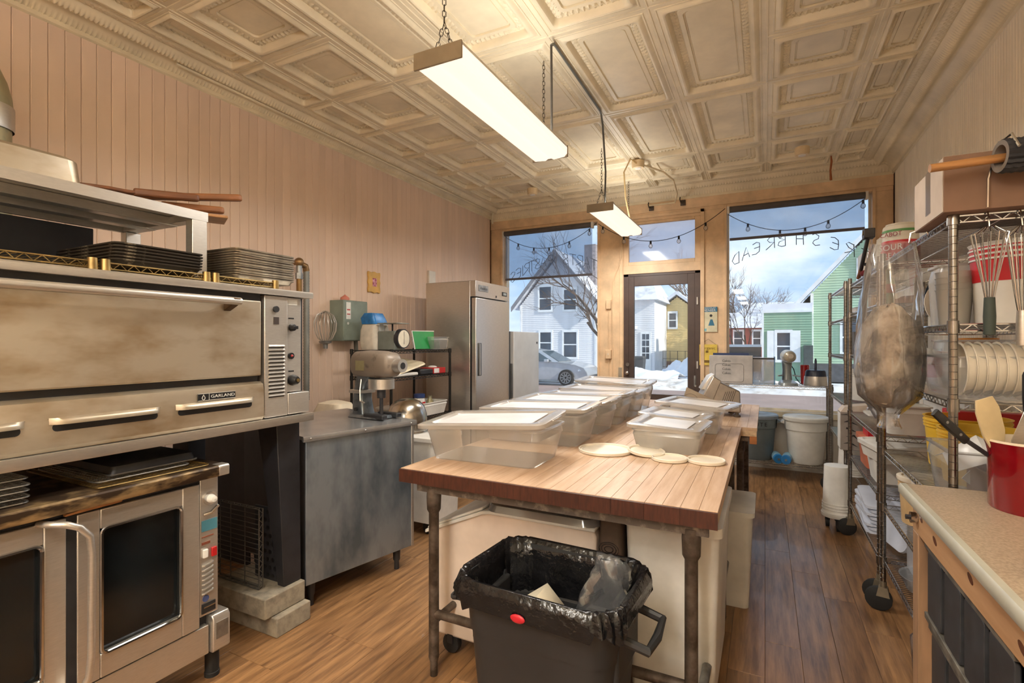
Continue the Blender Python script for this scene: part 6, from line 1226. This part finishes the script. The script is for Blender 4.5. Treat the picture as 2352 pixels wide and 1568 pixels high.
for a, b in (((-13.35, 3.35), (-10.65, 6.55)), ((-10.65, 6.55), (-7.95, 3.35))):
    MB().loft([[(a[0], -.45, a[1]), (b[0], -.45, b[1]), (b[0], -.45, b[1] + .18), (a[0], -.45, a[1] + .18)], [(a[0], 9.2, a[1]), (b[0], 9.2, b[1]), (b[0], 9.2, b[1] + .18), (a[0], 9.2, a[1] + .18)]]).part('roof_slope', roofs, wh); MB().loft([[(a[0], -.5, a[1] - .14), (b[0], -.5, b[1] - .14), (b[0], -.5, b[1] + .14), (a[0], -.5, a[1] + .14)], [(a[0], -.44, a[1] - .14), (b[0], -.44, b[1] - .14), (b[0], -.44, b[1] + .14), (a[0], -.44, a[1] + .14)]]).part('barge_board', roofd, wh)
MB().box(-9.75, -9.05, 2.2, 2.9, 4.4, 7.3).part('chimney', M('chimney_brick', (150, 140, 140), .8, 0, .1, 6), wh)
hwin(wh, -11.72, -11.0, 3.3, 4.62, 0); hwin(wh, -10.2, -9.5, 3.28, 4.4, 0); hwin(wh, -11.68, -11.0, .8, 2.0, 0); hwin(wh, -10.22, -9.46, .6, 2.0, 0); MB().box(-8.42, -8.3, -.03, .03, G, 3.6).box(-13.0, -12.88, -.03, .03, G, 3.6).part('corner_board', trimw, wh)
wa = T('white_annex', 'white clapboard side wing with glazed door seen through the shop door', 'house wing', (0, 30, 0)); MB().box(-8.3, -5.75, .02, 5, G, 4.0).part('walls', whs, wa); siding(wa, -8.3, -5.75, G, 4.0, .02, whs); MB().loft([[(-8.5, -.4, 3.9), (-5.5, -.4, 3.9), (-5.5, 5.2, 3.9), (-8.5, 5.2, 3.9)], [(-8.5, 1.5, 5.4), (-6.2, 1.5, 5.4), (-6.2, 3.5, 5.4), (-8.5, 3.5, 5.4)]]).part('roof', roofs, wa)
dr_ = MB().box(-6.55, -5.95, -.05, .02, G, 2.05).part('door', trimw, wa)
for i in range(2):
    for j in range(4): MB().box(-6.45 + i * .22, -6.27 + i * .22, -.06, -.05, .45 + j * .38, .77 + j * .38).part('pane', wg, dr_)
MB().box(-8.2, -6.75, -1.2, .02, 2.2, 2.4).part('porch_roof', roofs, wa); MB().box(-6.95, -6.85, -1.15, -1.05, G, 2.2).part('porch_post', trimw, wa)
yh_ = T('yellow_house', 'yellow clapboard house with one window seen through the shop door', 'house', (0, 34, 0)); MB().loft([[(-6.9, .02, G), (-3.3, .02, G), (-3.3, .02, 3.0), (-5.1, .02, 4.35), (-6.9, .02, 3.0)], [(-6.9, 7, G), (-3.3, 7, G), (-3.3, 7, 3.0), (-5.1, 7, 4.35), (-6.9, 7, 3.0)]]).part('walls', yls, yh_); siding(yh_, -6.9, -3.3, G + .5, 3.0, .02, yls, (-5.1, 4.35)); hwin(yh_, -5.58, -5.15, 2.4, 3.3, 0)
for a, b in (((-7.2, 2.9), (-5.1, 4.5)), ((-5.1, 4.5), (-3.0, 2.9))): MB().loft([[(a[0], -.3, a[1]), (b[0], -.3, b[1]), (b[0], -.3, b[1] + .22), (a[0], -.3, a[1] + .22)], [(a[0], 7, a[1]), (b[0], 7, b[1]), (b[0], 7, b[1] + .22), (a[0], 7, a[1] + .22)]]).part('roof_slope', roofs, yh_)
MB().box(-6.9, -3.3, -.03, .02, G, G + .5).part('foundation', M('brick_base', (150, 110, 90), .8, 0, .1, 12), yh_)
fe = T('picket_fence', 'low wire fence before the yellow house', 'fence', (-6.2, 32.6, G)); m = MB()
for i in range(9): MB().cyl((i * .45, 0, 0), (i * .45, 0, 1.2), .02, n=6).part('post', rusty, fe)
for z in (.2, .7, 1.18): m.cyl((0, 0, z), (3.6, 0, z), .012, n=5)
for i in range(36): m.cyl((i * .1, 0, .2), (i * .1, 0, 1.18), .004, n=4, cap=False)
m.part('wire', rusty, fe)
gh = T('green_house', 'pale green clapboard house with steep white-edged gable right of the street', 'house', (0, 26, 0))
MB().loft([[(1.85, .02, G), (7.2, .02, G), (7.2, .02, 3.6), (4.5, .02, 6.6), (1.85, .02, 3.6)], [(1.85, 8, G), (7.2, 8, G), (7.2, 8, 3.6), (4.5, 8, 6.6), (1.85, 8, 3.6)]]).part('walls', grs, gh); siding(gh, 1.85, 7.2, G + .8, 3.6, .02, grs, (4.5, 6.6)); MB().box(1.78, 7.3, -.05, .02, G, G + .8).part('foundation', M('grey_stone', (84, 84, 88), .8, 0, .1, 5), gh)
MB().box(1.8, 1.92, -.03, .03, G + .8, 3.6).part('corner_board', trimw, gh); hwin(gh, 3.0, 3.7, 1.0, 2.3, 0); hwin(gh, 3.6, 4.3, 3.6, 4.9, 0); hwin(gh, 5.4, 6.1, 1.0, 2.3, 0)
for a, b in (((1.2, 2.95), (4.5, 6.75)), ((4.5, 6.75), (7.8, 2.95))): MB().loft([[(a[0], -.5, a[1]), (b[0], -.5, b[1]), (b[0], -.5, b[1] + .25), (a[0], -.5, a[1] + .25)], [(a[0], 8, a[1]), (b[0], 8, b[1]), (b[0], 8, b[1] + .25), (a[0], 8, a[1] + .25)]]).part('roof_slope', trimw, gh)
MB().box(4.6, 5.3, 2, 2.7, 5.5, 7.8).part('chimney', M('chimney_grey', (130, 130, 136), .8), gh)
ga = T('green_annex', 'shade-darkened green flat-roofed annex with white shutters beside the green house', 'house wing', (0, 26, 0)); MB().box(-.10, 1.82, -.6, 5, G, 2.75).part('walls', grs2, ga); siding(ga, -.10, 1.82, G, 2.75, -.6, grs2); hwin(ga, .48, .98, .66, 1.85, -.63, True); MB().box(-.15, 1.84, -.66, 5, 2.75, 2.86).part('roof_edge', trimw, ga); MB().box(-.12, 1.84, -.6, 5, 2.86, 3.15).part('roof_snow', snow, ga); MB().box(-.13, -.05, -.66, -.58, G, 2.75).part('corner_board', trimw, ga)
MB().box(1.5, 1.84, -.9, -.62, G, 1.3).part('meter_box', M('dark_meter', (70, 76, 74), .7), ga)
rh = T('red_house', 'small red house with two white windows far behind the annex', 'house', (0, 40, 0)); MB().box(-3.6, .6, .02, 5, G, 2.5).part('walls', rds, rh); siding(rh, -3.6, .6, G, 2.5, .02, rds); MB().loft([[(-3.9, -.3, 2.45), (.9, -.3, 2.45), (.9, 5.3, 2.45), (-3.9, 5.3, 2.45)], [(-3.9, 2.5, 3.7), (.9, 2.5, 3.7), (.9, 2.6, 3.7), (-3.9, 2.6, 3.7)]]).part('roof', roofs, rh); hwin(rh, -2.0, -1.45, 1.2, 2.2, 0); hwin(rh, -.75, -.3, 1.2, 2.2, 0)
rr_ = T('grey_house', 'grey house with snowy roof behind the red house', 'house', (0, 48, 0)); MB().box(-3, 5, 0, 6, G, 3.1).part('walls', M('grey_siding', (140, 138, 140), .7), rr_); MB().loft([[(-3.4, -.4, 3.0), (5.4, -.4, 3.0), (5.4, 6.4, 3.0), (-3.4, 6.4, 3.0)], [(-1.2, 3, 5.0), (4.4, 3, 5.0), (4.4, 3.2, 5.0), (-1.2, 3.2, 5.0)]]).part('roof', roofs, rr_)
rb_ = T('red_barn', 'red gabled building with snowy roof edge left of the annex', 'house', (-3.2, 36, 0)); MB().loft([[(-3, 0, G), (0, 0, G), (0, 0, 3.0), (-1.5, 0, 4.2), (-3, 0, 3.0)], [(-3, 4, G), (0, 4, G), (0, 4, 3.0), (-1.5, 4, 4.2), (-3, 4, 3.0)]]).part('walls', rds, rb_); MB().loft([[(-1.5, -.3, 4.2), (.5, -.3, 2.6), (.5, -.3, 2.9), (-1.5, -.3, 4.5)], [(-1.5, 4, 4.2), (.5, 4, 2.6), (.5, 4, 2.9), (-1.5, 4, 4.5)]]).part('roof', roofs, rb_)
sf = T('dark_shed', 'low dark fence panel in front of the red house', 'fence', (0, 33, 0)); MB().box(-3.4, -.2, 0, .1, G, 1.15).part('panel', M('dark_board', (84, 78, 76), .8, 0, .1, 4), sf); MB().box(-3.4, -.2, -.05, .15, 1.15, 1.3).part('snow_cap', snow, sf)
wb_ = T('wheelie_bin', 'dark wheeled rubbish bin outside by the white side wing', 'wheeled bin', (-5.75, 26, G)); MB().loft([rrect(-.22, .22, -.25, .25, .05, .03), rrect(-.28, .28, -.32, .32, .92, .03)]).part('body', M('bin_dark', (62, 64, 66), .5), wb_); MB().loft([rrect(-.3, .3, -.34, .34, .92, .04), rrect(-.26, .26, -.3, .3, 1.02, .04)]).part('lid', MATS['bin_dark'], wb_); MB().cyl((-.25, .25, .1), (.25, .25, .1), .1).part('wheel', black_rub, wb_)
# trees
bark = M('bark', (96, 82, 74), .9, 0, .15, 6); bark_l = M('bark_frosted', (142, 128, 120), .9, 0, .12, 6)
def tree(lab, loc, h, r0, seed, mat, depth=5, spread=.55, lean=(0, 0, 1), nb=3):
    o = T('bare_tree', lab, 'tree', loc, 0, 'bare winter trees'); R = random.Random(seed); tk = MB(); br = MB()
    def grow(p, d, L, r, k):
        n = 4; pts = [p]; q = Vector(p); dd = Vector(d)
        for i in range(n): dd = (dd + Vector((R.uniform(-.12, .12), R.uniform(-.12, .12), R.uniform(-.04, .10)))).normalized(); q = q + dd * L / n; pts.append(q.copy())
        (tk if k == depth else br).tube(pts, [r * (1 - .45 * i / n) for i in range(n + 1)], 7 if k == depth else (4 if k > 2 else 3))
        if k == 0: return
        for _ in range(nb + (1 if k < 3 else 0)):
            a = R.uniform(0, 2 * PI); s = spread * R.uniform(.6, 1.4); t = dd.orthogonal().normalized(); u = dd.cross(t); nd = (dd + (t * math.cos(a) + u * math.sin(a)) * s).normalized(); i = R.choice((2, 3, 4))
            grow(pts[i], nd, L * R.uniform(.58, .82), r * .52, k - 1)
    grow(Vector((0, 0, 0)), Vector(lean).normalized(), h * .34, r0, depth); tk.part('trunk', mat, o); br.part('branches', mat, o, smooth=0)
tree('large bare tree in front of the white house, branches across the left window', (-5.85, 22.0, G), 8.5, .2, 11, bark, 5, .7, (-.16, 0, 1), 3)
tree('bare tree with frosted twigs behind the yellow house', (-4.6, 43, G), 11, .25, 21, bark_l, 5, .6); tree('bare tree behind the white house at left', (-17.5, 42, G), 9, .22, 22, bark_l, 5, .6)
for i, (x, y, h) in enumerate(((-3.0, 52, 9), (-.6, 55, 10.5), (-1.9, 43, 8), (2.2, 57, 10), (4.2, 60, 9.5))): tree('bare tree in the row beyond the red house, ' + ('leftmost', 'second from left', 'low one in front', 'fourth from left', 'rightmost')[i], (x, y, G), h, .2, 31 + i, (bark, bark_l)[i % 2], 5, .62)
tree('bare sapling standing before the red house', (-1.6, 33.5, G), 6, .09, 44, bark, 4, .5); tree('bare sapling beside the green annex', (-.9, 34, G), 6.5, .09, 45, bark, 4, .5)
# car
ca = T('parked_car', 'silver hatchback parked across the street before the white house', 'car', (-7.09, 19.8, G))
cpaint = M('silver_paint', (186, 188, 192), .3, .5, .03, 3, coat=.5); cgl = M('car_glass', (70, 84, 92), .08, 0, .1, 2, spec=.8)
def csec(y, s): return [(x, y, z) for x, z in s]
body = [(-3.45, .30), (-3.5, .55), (-3.42, .90), (-3.3, .98), (-.35, .93), (.35, .84), (.72, .72), (.86, .52), (.88, .36), (.80, .22), (.36, .20), (.33, .34), (.22, .44), (0, .47), (-.22, .44), (-.33, .34), (-.36, .20), (-2.24, .20), (-2.27, .34), (-2.38, .44), (-2.6, .47), (-2.82, .44), (-2.93, .34), (-2.96, .22), (-3.4, .22)]
MB().loft([[(x, -.85 + .06, z) for x, z in body], [(x, -.87, z - .0) for x, z in body], [(x, .87, z) for x, z in body], [(x, .79, z) for x, z in body]]).part('body', cpaint, ca, smooth=30)
cab = [(-3.35, .97), (-3.1, 1.34), (-2.7, 1.45), (-1.75, 1.46), (-1.15, 1.38), (-.30, .92)]
MB().loft([[(x, -.84 if z < 1 else -.66, z) for x, z in cab], [(x, .84 if z < 1 else .66, z) for x, z in cab]]).part('cabin', cpaint, ca, smooth=20)
MB().loft([[(-.36, -.75, .95), (-.36, .75, .95), (-1.14, .6, 1.36), (-1.14, -.6, 1.36)], [(-.34, -.75, .97), (-.34, .75, .97), (-1.12, .6, 1.38), (-1.12, -.6, 1.38)]]).part('windscreen', cgl, ca)
def qa(z): return -.845 + (z - .97) * .43 - .012
for poly in ([(-.62, .98), (-1.22, 1.30), (-1.62, 1.39), (-1.62, .98)], [(-1.70, .98), (-1.70, 1.39), (-2.55, 1.38), (-2.62, .98)], [(-2.68, .98), (-2.6, 1.36), (-2.95, 1.28), (-3.15, 1.0)]): MB().loft([[(x, qa(z), z) for x, z in poly], [(x, qa(z) + .02, z) for x, z in poly]]).part('side_window', cgl, ca)
for x in (0, -2.6):
    w = MB().lathe([(.001, -.1), (.24, -.1), (.315, -.1), (.325, -.08), (.325, .08), (.315, .1), (.001, .1)], 26, (x, -.79, .325), 'y').part('wheel', black_rub, ca); sp = MB()
    for k in range(10): a = k * PI / 5; sp.prism([(x + .05 * math.cos(a + .4), .325 + .05 * math.sin(a + .4)), (x + .22 * math.cos(a + .12), .325 + .22 * math.sin(a + .12)), (x + .22 * math.cos(a - .12), .325 + .22 * math.sin(a - .12)), (x + .05 * math.cos(a - .4), .325 + .05 * math.sin(a - .4))], 'y', -.91, -.89)
    sp.lathe([(.205, -.91), (.235, -.915), (.235, -.89), (.205, -.89)], 26, (x, 0, .325), 'y'); sp.part('rim', galv, w); MB().lathe([(.001, -.1), (.315, -.1), (.325, .1), (.001, .1)], 20, (x, .79, .325), 'y').part('wheel', black_rub, ca)
MB().loft([[(.50, -.80, .70), (.74, -.72, .64), (.78, -.70, .56), (.50, -.84, .60)], [(.49, -.70, .72), (.72, -.62, .68), (.80, -.60, .58), (.52, -.74, .58)]]).part('headlamp', M('lamp_glass', (214, 220, 226), .15), ca); MB().box(-.9, -.72, -1.0, -.86, .93, 1.05).part('wing_mirror', cpaint, ca, .02); MB().box(-1.66, -1.64, -.878, -.868, .3, .97).part('door_seam', dark, ca); MB().box(-1.95, -1.75, -.89, -.865, .80, .83).part('door_handle', cpaint, ca); MB().box(.84, .90, -.5, .5, .28, .42).part('grille', dark, ca)
